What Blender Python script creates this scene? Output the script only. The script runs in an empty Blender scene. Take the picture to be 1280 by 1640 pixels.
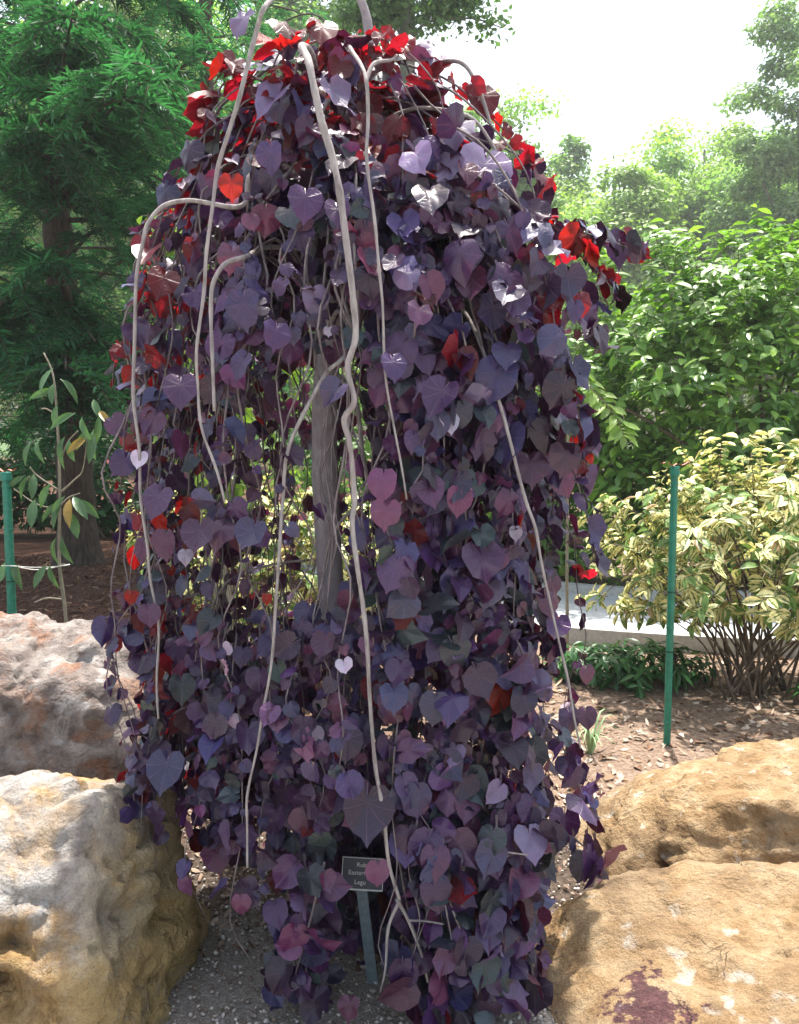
import bpy, math, random
import numpy as np
from mathutils import Vector, Matrix, noise

R = math.radians
random.seed(7)
rng = np.random.default_rng(11)
SC = bpy.context.scene
COL = SC.collection

# ------------------------------------------------------------------ camera
CAMZ, PITCH, FPX = 1.55, R(5.1), 1350.0
cam_d = bpy.data.cameras.new('camera')
cam_d.sensor_fit = 'VERTICAL'; cam_d.sensor_height = 24.0
cam_d.lens = FPX / 1640.0 * 24.0
cam_d.clip_start = 0.05; cam_d.clip_end = 3000
cam = bpy.data.objects.new('camera', cam_d); COL.objects.link(cam)
cam.location = (0, 0, CAMZ); cam.rotation_euler = (R(90) - PITCH, 0, 0)
SC.camera = cam

# ------------------------------------------------------------------ sky and sun
SUN_EL, SUN_AZ = R(73), R(8)           # azimuth from +Y towards +X; the sun stands high behind the tree
world = bpy.data.worlds.new('World'); SC.world = world; world.use_nodes = True
wn = world.node_tree; wn.nodes.clear()
sky = wn.nodes.new('ShaderNodeTexSky'); sky.sky_type = 'NISHITA'; sky.sun_disc = False
sky.sun_elevation = SUN_EL; sky.sun_rotation = SUN_AZ
sky.air_density = 1.6; sky.dust_density = 5.0; sky.ozone_density = 1.0
hs = wn.nodes.new('ShaderNodeHueSaturation'); hs.inputs['Saturation'].default_value = 0.75
bg = wn.nodes.new('ShaderNodeBackground'); bg.inputs['Strength'].default_value = 0.15
wo = wn.nodes.new('ShaderNodeOutputWorld')
wn.links.new(sky.outputs[0], hs.inputs['Color']); wn.links.new(hs.outputs[0], bg.inputs[0]); wn.links.new(bg.outputs[0], wo.inputs[0])
sd = bpy.data.lights.new('sun', 'SUN'); sd.energy = 4.2; sd.angle = R(1.2); sd.color = (1.0, 0.95, 0.87)
sun = bpy.data.objects.new('sun', sd); COL.objects.link(sun)
sdir = Vector((math.sin(SUN_AZ) * math.cos(SUN_EL), math.cos(SUN_AZ) * math.cos(SUN_EL), math.sin(SUN_EL)))
sun.rotation_euler = sdir.to_track_quat('Z', 'Y').to_euler(); sun.location = sdir * 40
SC.view_settings.view_transform = 'Standard'; SC.view_settings.look = 'None'
SC.view_settings.gamma = 1; SC.view_settings.use_curve_mapping = False
SC.view_settings.exposure = 1.18
SC.cycles.max_bounces = 8; SC.cycles.diffuse_bounces = 4; SC.cycles.transmission_bounces = 6
SC.cycles.use_denoising = True
SC.cycles.volume_bounces = 0

# ------------------------------------------------------------------ helpers
SP, CP = math.sin(PITCH), math.cos(PITCH)
def P(px, py, Y):
    """the place at distance Y in front of the camera that the photograph shows at px, py"""
    a = (px - 640) / FPX; b = (820 - py) / FPX
    dy = CP + b * SP; dz = -SP + b * CP
    t = Y / dy
    return Vector((a * t, Y, CAMZ + dz * t))
def PIX(p):
    x, y, z = p[0], p[1], p[2] - CAMZ
    f = y * CP - z * SP; u = y * SP + z * CP
    f = max(f, 1e-3)
    return 640 + FPX * x / f, 820 - FPX * u / f

def link(o, parent=None, base=None):
    COL.objects.link(o)
    if parent is not None: o.parent = parent
    return o
def thing(name, loc, label, cat, group=None):
    o = bpy.data.objects.new(name, None); o.location = loc; o.empty_display_size = .1
    o['label'] = label; o['category'] = cat
    if group: o['group'] = group
    COL.objects.link(o); return o
def tag(o, label, cat, group=None):
    o['label'] = label; o['category'] = cat
    if group: o['group'] = group
    return o
def mesh_from(name, V, F, mat, smooth=True):
    me = bpy.data.meshes.new(name)
    me.from_pydata([tuple(v) for v in V], [], [tuple(f) for f in F]); me.update()
    if smooth: me.polygons.foreach_set('use_smooth', [True] * len(me.polygons))
    if mat: me.materials.append(mat)
    return me
def part(name, V, F, mat, parent=None, smooth=True):
    """V in world space; stored relative to the parent's base"""
    if parent is not None:
        L = parent.location if parent.parent is None else parent.location + parent.parent.location
        V = [(v[0] - L[0], v[1] - L[1], v[2] - L[2]) for v in V]
    o = bpy.data.objects.new(name, mesh_from(name, V, F, mat, smooth))
    return link(o, parent)

def catmull(pts, n):
    pts = [np.array(p, float) for p in pts]
    if len(pts) < 3:
        return [pts[0] + (pts[-1] - pts[0]) * t for t in np.linspace(0, 1, n)]
    q = [2 * pts[0] - pts[1]] + pts + [2 * pts[-1] - pts[-2]]
    out = []
    segs = len(pts) - 1
    for i in range(n):
        s = i / (n - 1) * segs; k = min(int(s), segs - 1); t = s - k
        a, b, c, d = q[k], q[k + 1], q[k + 2], q[k + 3]
        out.append(.5 * (2 * b + (c - a) * t + (2 * a - 5 * b + 4 * c - d) * t * t + (3 * b - a - 3 * c + d) * t ** 3))
    return out
def tube(pts, r0, r1, n=None, seg=7, knob=0.0, V=None, F=None, pw=1.0, flare=0.0):
    """a tapering tube along a smooth line; returns vertex and face lists"""
    V = [] if V is None else V; F = [] if F is None else F
    n = n or max(4, len(pts) * 3)
    c = catmull(pts, n)
    up = np.array((0.13, 0.9, 0.41)); b0 = len(V)
    for i, p in enumerate(c):
        t = c[min(i + 1, n - 1)] - c[max(i - 1, 0)]
        t = t / (np.linalg.norm(t) + 1e-9)
        u = np.cross(t, up); u /= np.linalg.norm(u) + 1e-9
        w = np.cross(t, u)
        f = i / (n - 1)
        r = r0 + (r1 - r0) * f ** pw
        if flare and f < .12: r *= 1 + flare * (1 - f / .12) ** 2
        if knob: r *= 1 + knob * (noise.noise(Vector((p[0] * 9, p[1] * 9, p[2] * 22))) + (0.5 if i % 5 == 2 else 0))
        for k in range(seg):
            a = 2 * math.pi * k / seg
            V.append(p + (u * math.cos(a) + w * math.sin(a)) * r)
    for i in range(n - 1):
        for k in range(seg):
            a = b0 + i * seg + k; b = b0 + i * seg + (k + 1) % seg
            F.append((a, b, b + seg, a + seg))
    F.append(tuple(b0 + k for k in reversed(range(seg))))
    F.append(tuple(b0 + (n - 1) * seg + k for k in range(seg)))
    return V, F
def box(V, F, cx, cy, cz, sx, sy, sz, M=None):
    b = len(V)
    for dx in (-1, 1):
        for dy in (-1, 1):
            for dz in (-1, 1):
                v = Vector((cx + dx * sx / 2, cy + dy * sy / 2, cz + dz * sz / 2))
                V.append(M @ v if M else v)
    for f in ((0, 1, 3, 2), (4, 6, 7, 5), (0, 4, 5, 1), (2, 3, 7, 6), (0, 2, 6, 4), (1, 5, 7, 3)):
        F.append(tuple(b + i for i in f))

# ------------------------------------------------------------------ leaf templates (x right, y up, tip at -y, z = face)
def tris(F):
    out = []
    for f in F:
        for i in range(1, len(f) - 1): out.append((f[0], f[i], f[i + 1]))
    return np.array(out, int)
def heart(fold=.15, droop=.15, wave=.05, width=1.0, ph=0.0, petiole=.42, segs=14, rings=2, wob=0.0):
    ang = [0, .13, .45, .9, 1.4, 1.95, 2.45, 2.92, math.pi]
    prof = [(0, .95), (.13, .80), (.45, .71), (.9, .655), (1.4, .62), (1.95, .59), (2.45, .53), (2.92, .40), (3.1416, .10)]
    xs, ys = zip(*prof)
    V = [(0, 0)]; 
    A = ang + [-a for a in reversed(ang[1:-1])]
    for rr in ([1.0] if rings == 1 else [.55, 1.0]):
        for j, a in enumerate(A):
            r = float(np.interp(abs(a), xs, ys)) * rr * (1 + wob * math.sin(j * 2.3 + ph))
            V.append((math.sin(a) * r * width, -math.cos(a) * r))
    m = len(A); F = []
    for k in range(m): F.append((0, 1 + k, 1 + (k + 1) % m))
    if rings == 2:
        for k in range(m):
            a, b = 1 + k, 1 + (k + 1) % m
            F.append((a, a + m, b + m, b))
    W = []
    for x, y in V:
        d2 = x * x + y * y
        z = fold * abs(x) - droop * d2 + wave * math.sin(5 * math.atan2(x, -y) + ph) * math.sqrt(d2) * 1.6
        W.append((x, y, z))
    UV = [(x, y) for x, y in V]
    if petiole:
        b = len(W)
        for t, s in ((0, .022), (.5, .018), (1, .018)):
            z = -.35 * petiole * t * t
            W += [(-s, petiole * t, z), (s, petiole * t, z)]; UV += [(0, 0), (0, 0)]
        F += [(b, b + 1, b + 3, b + 2), (b + 2, b + 3, b + 5, b + 4)]
    return np.array(W), tris(F), np.array(UV)
def lance(width=.3, fold=.12, droop=.25, n=4, petiole=.1, obov=0.0):
    """an elliptic leaf, base at 0, tip at (0,-1)"""
    V = [(0, petiole, 0)]; UV = [(0, 0)]; F = []
    rows = []
    for i in range(n + 1):
        t = i / n
        w = width * .5 * max(0.0, math.sin(math.pi * min(1, t * (1 - .0) )** (1 + obov))) ** .8
        y = -t; z = -droop * t * t
        if i == 0: w = .012
        if i == n:
            rows.append((len(V),)); V.append((0, y, z)); UV.append((0, y))
        else:
            rows.append((len(V), len(V) + 1, len(V) + 2))
            V += [(-w, y, z + fold * w), (0, y, z), (w, y, z + fold * w)]; UV += [(-w, y), (0, y), (w, y)]
    F.append((0, rows[0][0], rows[0][2]))
    for i in range(n):
        a, b = rows[i], rows[i + 1]
        if len(b) == 1: F += [(a[0], b[0], a[1]), (a[1], b[0], a[2])]
        else: F += [(a[0], b[0], b[1], a[1]), (a[1], b[1], b[2], a[2])]
    return np.array(V, float), tris(F), np.array(UV, float)

def frames(N, D):
    """N face directions, D tip directions -> rotation matrices with columns x,y,z"""
    N = np.asarray(N, float); D = np.asarray(D, float)
    N = N / (np.linalg.norm(N, axis=1, keepdims=True) + 1e-9)
    D = D - (D * N).sum(1, keepdims=True) * N
    D = D / (np.linalg.norm(D, axis=1, keepdims=True) + 1e-9)
    Yx = -D; X = np.cross(Yx, N)
    return np.stack([X, Yx, N], axis=2)
def raw_mesh(name, V, T, UV, C, mat):
    me = bpy.data.meshes.new(name)
    nv, nt = len(V), len(T)
    me.vertices.add(nv); me.vertices.foreach_set('co', np.ascontiguousarray(V, np.float32).ravel())
    me.loops.add(nt * 3); me.loops.foreach_set('vertex_index', np.ascontiguousarray(T, np.int32).ravel())
    me.polygons.add(nt); me.polygons.foreach_set('loop_start', np.arange(0, nt * 3, 3, dtype=np.int32))
    me.polygons.foreach_set('use_smooth', np.ones(nt, bool))
    a = me.attributes.new('luv', 'FLOAT2', 'POINT'); a.data.foreach_set('vector', np.ascontiguousarray(UV, np.float32).ravel())
    a = me.attributes.new('col', 'FLOAT_COLOR', 'POINT'); a.data.foreach_set('color', np.ascontiguousarray(C, np.float32).ravel())
    me.update(calc_edges=True); me.materials.append(mat)
    return me
def scatter_mesh(name, temps, which, pos, fr, scale, cols, mat, origin=(0, 0, 0)):
    VV, TT, UU, CC = [], [], [], []; off = 0
    pos = np.asarray(pos, float) - np.array(origin, float)
    which = np.asarray(which); scale = np.asarray(scale, float); cols = np.asarray(cols, float)
    for k, (tv, tf, tu) in enumerate(temps):
        idx = np.nonzero(which == k)[0]
        if not len(idx): continue
        w = np.einsum('mij,nj->mni', fr[idx], tv) * scale[idx][:, None, None] + pos[idx][:, None, :]
        m, n = len(idx), len(tv)
        VV.append(w.reshape(-1, 3)); TT.append((tf[None] + (np.arange(m) * n)[:, None, None]).reshape(-1, 3) + off)
        UU.append(np.tile(tu, (m, 1))); CC.append(np.repeat(cols[idx], n, axis=0)); off += m * n
    return raw_mesh(name, np.concatenate(VV), np.concatenate(TT), np.concatenate(UU), np.concatenate(CC), mat)
def leaf_plant(root, temps, which, pos, fr, scale, cols, mat, pick, name='leaf', stuff='foliage'):
    """the leaves in pick become objects of their own, the rest one part"""
    which = np.asarray(which); pos = np.asarray(pos, float); scale = np.asarray(scale, float); cols = np.asarray(cols, float)
    base = root.location
    shared = [raw_mesh(name, t[0], t[1], t[2], np.ones((len(t[0]), 4)), mat) for t in temps]
    sel = np.zeros(len(pos), bool); sel[np.asarray(pick, int)] = True
    for i in np.nonzero(sel)[0]:
        o = bpy.data.objects.new(name, shared[which[i]])
        M = Matrix(fr[i].tolist()).to_4x4()
        s = scale[i]
        o.rotation_mode = 'QUATERNION'; o.rotation_quaternion = M.to_quaternion()
        o.scale = (s, s, s); o.location = Vector(pos[i]) - base
        o.color = cols[i].tolist()
        link(o, root)
    r = ~sel
    if r.any():
        me = scatter_mesh(stuff, temps, which[r], pos[r], fr[r], scale[r], cols[r], mat, base)
        o = bpy.data.objects.new(stuff, me); o['kind'] = 'stuff'; link(o, root)

# ------------------------------------------------------------------ materials
class NT:
    def __init__(s, name):
        s.m = bpy.data.materials.new(name); s.m.use_nodes = True
        s.t = s.m.node_tree; s.t.nodes.clear()
        s.out = s.n('OutputMaterial')
    def n(s, typ, **kw):
        x = s.t.nodes.new('ShaderNode' + typ)
        for k, v in kw.items():
            if k in x.inputs: s.i(x.inputs[k], v)
            else: setattr(x, k, v)
        return x
    def i(s, sock, v):
        if hasattr(v, 'is_output') or isinstance(v, bpy.types.NodeSocket): s.t.links.new(v, sock)
        else: sock.default_value = v
    def math(s, op, a, b=0.0, c=None):
        x = s.n('Math'); x.operation = op; s.i(x.inputs[0], a); s.i(x.inputs[1], b)
        if c is not None: s.i(x.inputs[2], c)
        return x.outputs[0]
    def mix(s, f, a, b, typ='MIX'):
        x = s.n('Mix'); x.data_type = 'RGBA'; x.blend_type = typ
        s.i(x.inputs['Factor'], f); s.i(x.inputs['A'], a); s.i(x.inputs['B'], b) if False else None
        s.i(x.inputs[6], a); s.i(x.inputs[7], b)
        return x.outputs[2]
    def noise(s, vec, scale, det=5, rough=.55, dist=0.0):
        x = s.n('TexNoise'); s.i(x.inputs['Vector'], vec); x.inputs['Scale'].default_value = scale
        x.inputs['Detail'].default_value = det; x.inputs['Roughness'].default_value = rough
        x.inputs['Distortion'].default_value = dist
        return x.outputs['Fac']
    def ramp(s, f, stops, interp='LINEAR'):
        x = s.n('ValToRGB'); s.i(x.inputs[0], f); e = x.color_ramp.elements
        x.color_ramp.interpolation = interp
        while len(e) < len(stops): e.new(0.5)
        for k, (p, c) in enumerate(stops):
            e[k].position = p; e[k].color = (c, c, c, 1) if not hasattr(c, '__len__') else (*c, 1)
        return x.outputs[0]
    def bump(s, h, strength, dist):
        x = s.n('Bump'); s.i(x.inputs['Height'], h); x.inputs['Strength'].default_value = strength
        x.inputs['Distance'].default_value = dist
        return x.outputs[0]
    def done(s, shader):
        s.t.links.new(shader, s.out.inputs['Surface']); return s.m
    def pbsdf(s, col, rough=.7, spec=.3, nrm=None, **kw):
        x = s.n('BsdfPrincipled'); s.i(x.inputs['Base Color'], col); s.i(x.inputs['Roughness'], rough)
        s.i(x.inputs['Specular IOR Level'], spec)
        if nrm is not None: s.i(x.inputs['Normal'], nrm)
        for k, v in kw.items(): s.i(x.inputs[k], v)
        return x.outputs[0]

def leafmat(name, trans, rough=.45, spec=.5, veins=None, margin=None, tint=None):
    n = NT(name)
    oi = n.n('ObjectInfo'); at = n.n('Attribute', attribute_name='col'); lu = n.n('Attribute', attribute_name='luv')
    col = n.mix(1.0, oi.outputs['Color'], at.outputs['Color'], 'MULTIPLY')
    al = n.math('MULTIPLY', oi.outputs['Alpha'], at.outputs['Alpha'])
    sp = n.n('SeparateXYZ'); n.i(sp.inputs[0], lu.outputs['Vector'])
    ax = n.math('ABSOLUTE', sp.outputs[0]); yy = sp.outputs[1]
    geo = n.n('NewGeometry')
    blot = n.noise(geo.outputs['Position'], 55, 3)
    nrm = None
    if veins == 'palm':
        a = n.math('ARCTAN2', ax, n.math('MULTIPLY', yy, -1.0))
        r = n.math('SQRT', n.math('ADD', n.math('MULTIPLY', ax, ax), n.math('MULTIPLY', yy, yy)))
        s = n.math('ABSOLUTE', n.math('SINE', n.math('MULTIPLY', n.math('SUBTRACT', a, n.math('MULTIPLY', n.math('MULTIPLY', r, r), n.math('MULTIPLY', n.math('SINE', a), .38))), math.pi / .62)))
        d = n.math('MULTIPLY', s, n.math('ADD', r, .08))
        v = n.ramp(d, [(0.0, 1.0), (0.035, .55), (.075, 0.0)])
        # fine side veins
        s2 = n.math('ABSOLUTE', n.math('SINE', n.math('ADD', n.math('MULTIPLY', r, 21.0), n.math('MULTIPLY', s, 2.2))))
        v2 = n.ramp(s2, [(0.0, .35), (.22, 0.0)])
        v = n.math('MAXIMUM', v, v2)
        col = n.mix(n.math('MULTIPLY', v, .40), col, n.mix(.5, col, (.42, .24, .36, 1)))
        nrm = n.bump(n.math('ADD', v, n.math('MULTIPLY', blot, .6)), .35, .003)
        # uneven colour towards the margin
        col = n.mix(n.math('MULTIPLY', n.ramp(n.noise(geo.outputs['Position'], 28, 3), [(.42, 0.0), (.66, 1.0)]), .45), col, n.mix(1.0, col, (1.2, .85, 1.0, 1), 'MULTIPLY'))
    elif veins == 'pinnate':
        s = n.math('ABSOLUTE', n.math('SINE', n.math('ADD', n.math('MULTIPLY', yy, 22.0), n.math('MULTIPLY', ax, 26.0))))
        v = n.math('MAXIMUM', n.ramp(ax, [(0, 1.0), (.022, 0.0)]), n.ramp(s, [(0.0, .3), (.3, 0.0)]))
        col = n.mix(n.math('MULTIPLY', v, .4), col, n.mix(1.0, col, (1.7, 1.5, 1.6, 1), 'MULTIPLY'))
        nrm = n.bump(v, .3, .003)
    if margin:      # cream leaf with an uneven green middle
        w = n.math('ADD', ax, n.math('MULTIPLY', n.math('SUBTRACT', blot, .5), .22))
        col = n.mix(n.ramp(w, [(.02, 0.0), (.07, 1.0)]), margin, col)
    col = n.mix(.5, col, n.mix(1.0, col, n.ramp(blot, [(.3, .75), (.7, 1.25)]), 'MULTIPLY'))
    sh = n.pbsdf(col, rough, spec, nrm)
    tr = n.n('BsdfTranslucent')
    if tint: tc = n.mix(1.0, col, (*tint, 1), 'MULTIPLY')
    else: tc = (*trans, 1)
    n.i(tr.inputs['Color'], tc)
    mx = n.n('MixShader'); n.i(mx.inputs[0], al); n.i(mx.inputs[1], sh); n.i(mx.inputs[2], tr.outputs[0])
    return n.done(mx.outputs[0])

M_RED = leafmat('redbud_leaf', None, .36, .58, veins='palm', tint=(3.0, .7, .9))
M_GREEN = leafmat('green_leaf', None, .35, .5, veins='pinnate', tint=(1.5, 1.7, .7))
M_VARI = leafmat('variegated_leaf', None, .4, .4, margin=(.10, .19, .04, 1), tint=(1.1, 1.1, .8))
M_FAR = leafmat('tree_leaf', None, .5, .35, tint=(1.6, 1.8, .7))
M_CONI = leafmat('conifer_needle', None, .55, .25, tint=(1.3, 1.8, .8))
M_DRY = leafmat('dry_leaf', None, .8, .15, tint=(1.0, 1.0, 1.0))

def bark(name, c0, c1, scale=40, bump=.5, zs=.25, patch=None, rough=.8):
    n = NT(name); g = n.n('NewGeometry')
    mp = n.n('Mapping'); n.i(mp.inputs[0], g.outputs['Position']); mp.inputs['Scale'].default_value = (1, 1, zs)
    f = n.noise(mp.outputs[0], scale, 6, .6)
    col = n.ramp(f, [(.32, c0), (.68, c1)])
    f2 = n.noise(g.outputs['Position'], scale * .18, 3)
    col = n.mix(n.ramp(f2, [(.45, 0.0), (.7, .6)]), col, (*(patch or c0), 1))
    return n.done(n.pbsdf(col, rough, .25, n.bump(f, bump, .01)))
M_BARK = bark('redbud_bark', (.20, .175, .17), (.44, .405, .39), 60, .5, .3, patch=(.27, .22, .23))
M_TRUNK = bark('redbud_trunk_bark', (.27, .245, .265), (.46, .43, .46), 45, .5, .5, patch=(.36, .32, .36))
M_TWIGR = bark('redbud_twig_bark', (.10, .075, .08), (.26, .225, .23), 60, .4, .3)
M_CBARK = bark('conifer_bark', (.035, .026, .022), (.11, .08, .065), 30, .9, .15)
M_TWIG = bark('shrub_twig', (.07, .05, .035), (.22, .17, .13), 60, .4, .3)
M_PALETWIG = bark('pale_twig', (.20, .18, .13), (.36, .33, .26), 80, .4, .3)
M_GBARK = bark('green_grey_bark', (.09, .10, .075), (.20, .21, .17), 12, .6, .2)

def simple(name, col, rough=.5, spec=.4, var=.2, scale=30, metal=0.0):
    n = NT(name); g = n.n('NewGeometry'); f = n.noise(g.outputs['Position'], scale, 5)
    c = n.mix(n.ramp(f, [(.3, 0.0), (.7, 1.0)]), (*[x * (1 - var) for x in col], 1), (*[min(1, x * (1 + var)) for x in col], 1))
    return n.done(n.pbsdf(c, rough, spec, n.bump(f, .15, .004), Metallic=metal))
M_STAKE = simple('green_stake_coating', (.012, .19, .125), .35, .5, .25, 40)
M_DARK = simple('dark_rubber', (.01, .05, .035), .6)
M_PINK = simple('pink_ribbon', (.62, .25, .19), .6, .3)
M_STRING = simple('white_string', (.7, .7, .66), .7)
M_SIGN = simple('navy_sign_face', (.010, .022, .06), .3, .5, .2)
M_SIGNW = simple('sign_white', (.75, .78, .8), .5, .4, .05)
M_SIGNPOST = simple('grey_blue_metal', (.22, .29, .34), .42, .5, .2, 60, .35)

def rockmat(name, kind):
    n = NT(name); tc = n.n('TexCoord'); v = tc.outputs['Object']
    big = n.noise(v, 3.2, 6, .6, .6); mid = n.noise(v, 9, 6, .62, .4); fine = n.noise(v, 45, 6, .65)
    grain = n.noise(v, 160, 4, .7)
    if kind == 'ochre':
        col = n.ramp(mid, [(.28, (.20, .115, .052)), (.45, (.34, .22, .112)), (.6, (.43, .305, .175)), (.78, (.52, .42, .29))])
        w = n.ramp(n.noise(v, 11, 4, .55, .3), [(.62, 0.0), (.70, 1.0)])
        col = n.mix(n.math('MULTIPLY', w, .8), col, (.58, .53, .46, 1))
        gy_ = n.ramp(n.noise(v, 2.2, 6, .65, .8), [(.46, 0.0), (.64, 1.0)])
        col = n.mix(n.math('MULTIPLY', gy_, .45), col, n.ramp(fine, [(.3, (.22, .16, .105)), (.7, (.38, .30, .21))]))
        g = n.ramp(n.noise(v, 5, 4, .6, 1.0), [(.60, 0.0), (.70, 1.0)])
        col = n.mix(n.math('MULTIPLY', g, .55), col, (.27, .21, .14, 1))
    elif kind == 'white':
        col = n.ramp(mid, [(.30, (.20, .17, .15)), (.44, (.36, .32, .285)), (.58, (.48, .45, .42)), (.75, (.60, .58, .56))])
        o = n.ramp(big, [(.47, 0.0), (.58, 1.0)])
        col = n.mix(n.math('MULTIPLY', o, .85), col, n.ramp(fine, [(.3, (.38, .21, .075)), (.7, (.60, .41, .19))]))
        sp = n.n('SeparateXYZ'); n.i(sp.inputs[0], v)
        # ochre weathering on the tree side of the stone
        e = n.ramp(n.math('ADD', sp.outputs[0], n.math('MULTIPLY', mid, .25)), [(.40, 0.0), (.58, 1.0)])
        col = n.mix(n.math('MULTIPLY', e, .75), col, (.50, .36, .15, 1))
        d2 = n.n('VectorMath', operation='DISTANCE'); n.i(d2.inputs[0], v); d2.inputs[1].default_value = (.16, -.36, .24)
        d2v = n.math('ADD', d2.outputs['Value'], n.math('MULTIPLY', n.math('SUBTRACT', mid, .5), .4))
        col = n.mix(n.math('MULTIPLY', n.ramp(d2v, [(.14, 1.0), (.24, 0.0)]), .85), col, n.ramp(fine, [(.3, (.22, .12, .045)), (.7, (.50, .34, .15))]))
        g = n.ramp(n.noise(v, 6, 4, .6, .8), [(.56, 0.0), (.66, 1.0)])
        col = n.mix(n.math('MULTIPLY', g, .5), col, (.27, .25, .22, 1))
    else:
        col = n.ramp(mid, [(.30, (.12, .095, .085)), (.45, (.25, .21, .19)), (.58, (.36, .32, .29)), (.75, (.50, .47, .445))])
        o = n.ramp(n.noise(v, 4.5, 5, .6, .5), [(.50, 0.0), (.62, 1.0)])
        col = n.mix(n.math('MULTIPLY', o, .75), col, n.ramp(fine, [(.3, (.24, .10, .05)), (.7, (.44, .25, .16))]))
        w = n.ramp(n.noise(v, 6, 5, .65, .5), [(.56, 0.0), (.66, 1.0)])
        col = n.mix(n.math('MULTIPLY', w, .6), col, (.64, .61, .58, 1))
    spk = n.ramp(grain, [(.30, .62), (.5, 1.0), (.75, 1.22)])
    col = n.mix(.75, col, n.mix(1.0, col, spk, 'MULTIPLY'))
    if kind == 'ochre':
        d = n.n('VectorMath', operation='DISTANCE'); n.i(d.inputs[0], v); d.inputs[1].default_value = (-.874, -.955, .11)
        dd = n.math('ADD', d.outputs['Value'], n.math('ADD', n.math('MULTIPLY', n.math('SUBTRACT', fine, .5), .25), n.math('MULTIPLY', n.math('SUBTRACT', mid, .5), .40)))
        st = n.ramp(dd, [(.075, 1.0), (.10, 0.0)])
        d2 = n.n('VectorMath', operation='DISTANCE'); n.i(d2.inputs[0], v); d2.inputs[1].default_value = (-.84, -.30, .25)
        d2v = n.math('ADD', d2.outputs['Value'], n.math('MULTIPLY', n.math('SUBTRACT', mid, .5), .5))
        col = n.mix(n.math('MULTIPLY', n.ramp(d2v, [(.12, 1.0), (.28, 0.0)]), .75), col, n.ramp(fine, [(.3, (.07, .045, .03)), (.7, (.22, .16, .11))]))
        col = n.mix(n.math('MULTIPLY', st, .85), col, n.ramp(fine, [(.3, (.035, .010, .025)), (.55, (.10, .035, .06)), (.75, (.30, .18, .14))]))
    vo = n.n('TexVoronoi', feature='DISTANCE_TO_EDGE'); vo.inputs['Scale'].default_value = 5.5
    wv = n.n('VectorMath', operation='ADD'); n.i(wv.inputs[0], v)
    nz = n.n('TexNoise'); n.i(nz.inputs['Vector'], v); nz.inputs['Scale'].default_value = 6; nz.inputs['Detail'].default_value = 5
    sc_ = n.n('VectorMath', operation='SCALE'); n.i(sc_.inputs[0], nz.outputs['Color']); sc_.inputs['Scale'].default_value = .35; n.i(wv.inputs[1], sc_.outputs[0])
    n.i(vo.inputs['Vector'], wv.outputs[0])
    crack = n.math('MULTIPLY', n.ramp(vo.outputs['Distance'], [(.0, 1.0), (.014, 0.0)]), n.ramp(n.noise(v, 3.5, 3), [(.58, 0.0), (.70, 1.0)]))
    col = n.mix(n.math('MULTIPLY', crack, .35), col, (.14, .10, .07, 1))
    rid = n.noise(v, 17, 8, .68)
    ch = n.n('TexVoronoi', feature='F1'); ch.inputs['Scale'].default_value = 24; n.i(ch.inputs['Vector'], wv.outputs[0])
    ch2 = n.n('TexVoronoi', feature='F1'); ch2.inputs['Scale'].default_value = 9; n.i(ch2.inputs['Vector'], wv.outputs[0])
    chips = n.math('ADD', n.math('MULTIPLY', ch.outputs['Distance'], .35), n.math('MULTIPLY', ch2.outputs['Distance'], .7))
    h = n.math('SUBTRACT', n.math('ADD', n.math('MULTIPLY', chips, n.ramp(n.noise(v, 4, 3), [(.35, .15), (.65, 1.0)])), n.math('ADD', n.math('MULTIPLY', rid, 1.1), n.math('ADD', n.math('MULTIPLY', fine, .3), n.math('MULTIPLY', grain, .14)))), n.math('MULTIPLY', crack, .35))
    return n.done(n.pbsdf(col, .88, .2, n.bump(h, 1.0, .034)))

# ------------------------------------------------------------------ ground
def ground_h(x, y):
    h = .025 * noise.noise(Vector((x * .9, y * .9, 0))) + .012 * noise.noise(Vector((x * 3.1, y * 3.1, 5)))
    d = max(0.0, y - 14); h *= max(0, 1 - d / 12)
    return h
def axis(lo, hi, step, far):
    a = list(np.arange(lo, hi + 1e-6, step)); s = step; b = [];
    v = hi
    while v < far: s *= 1.45; v += s; b.append(v)
    s = step; v = lo; c = []
    while v > -far: s *= 1.45; v -= s; c.append(v)
    return list(reversed(c)) + a + b
gx = axis(-6, 7, .09, 900); gy = axis(.5, 10, .09, 900)
V = [(x, y, ground_h(x, y)) for y in gy for x in gx]
nx = len(gx)
F = [(j * nx + i, j * nx + i + 1, (j + 1) * nx + i + 1, (j + 1) * nx + i) for j in range(len(gy) - 1) for i in range(nx - 1)]
n = NT('soil_and_gravel'); g = n.n('NewGeometry'); v = g.outputs['Position']
big = n.noise(v, .9, 4); mid = n.noise(v, 5, 6, .65); fine = n.noise(v, 38, 6, .7); grain = n.noise(v, 130, 4, .7)
sp = n.n('SeparateXYZ'); n.i(sp.inputs[0], v)
soil = n.ramp(fine, [(.3, (.045, .033, .026)), (.5, (.10, .075, .058)), (.72, (.20, .155, .12))])
grav = n.ramp(grain, [(.3, (.19, .165, .145)), (.52, (.40, .36, .32)), (.75, (.60, .56, .51))])
litter = n.ramp(fine, [(.3, (.10, .065, .045)), (.5, (.27, .19, .14)), (.7, (.42, .33, .26))])
mulch = n.ramp(fine, [(.3, (.045, .022, .016)), (.5, (.10, .05, .034)), (.72, (.19, .105, .07))])
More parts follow.
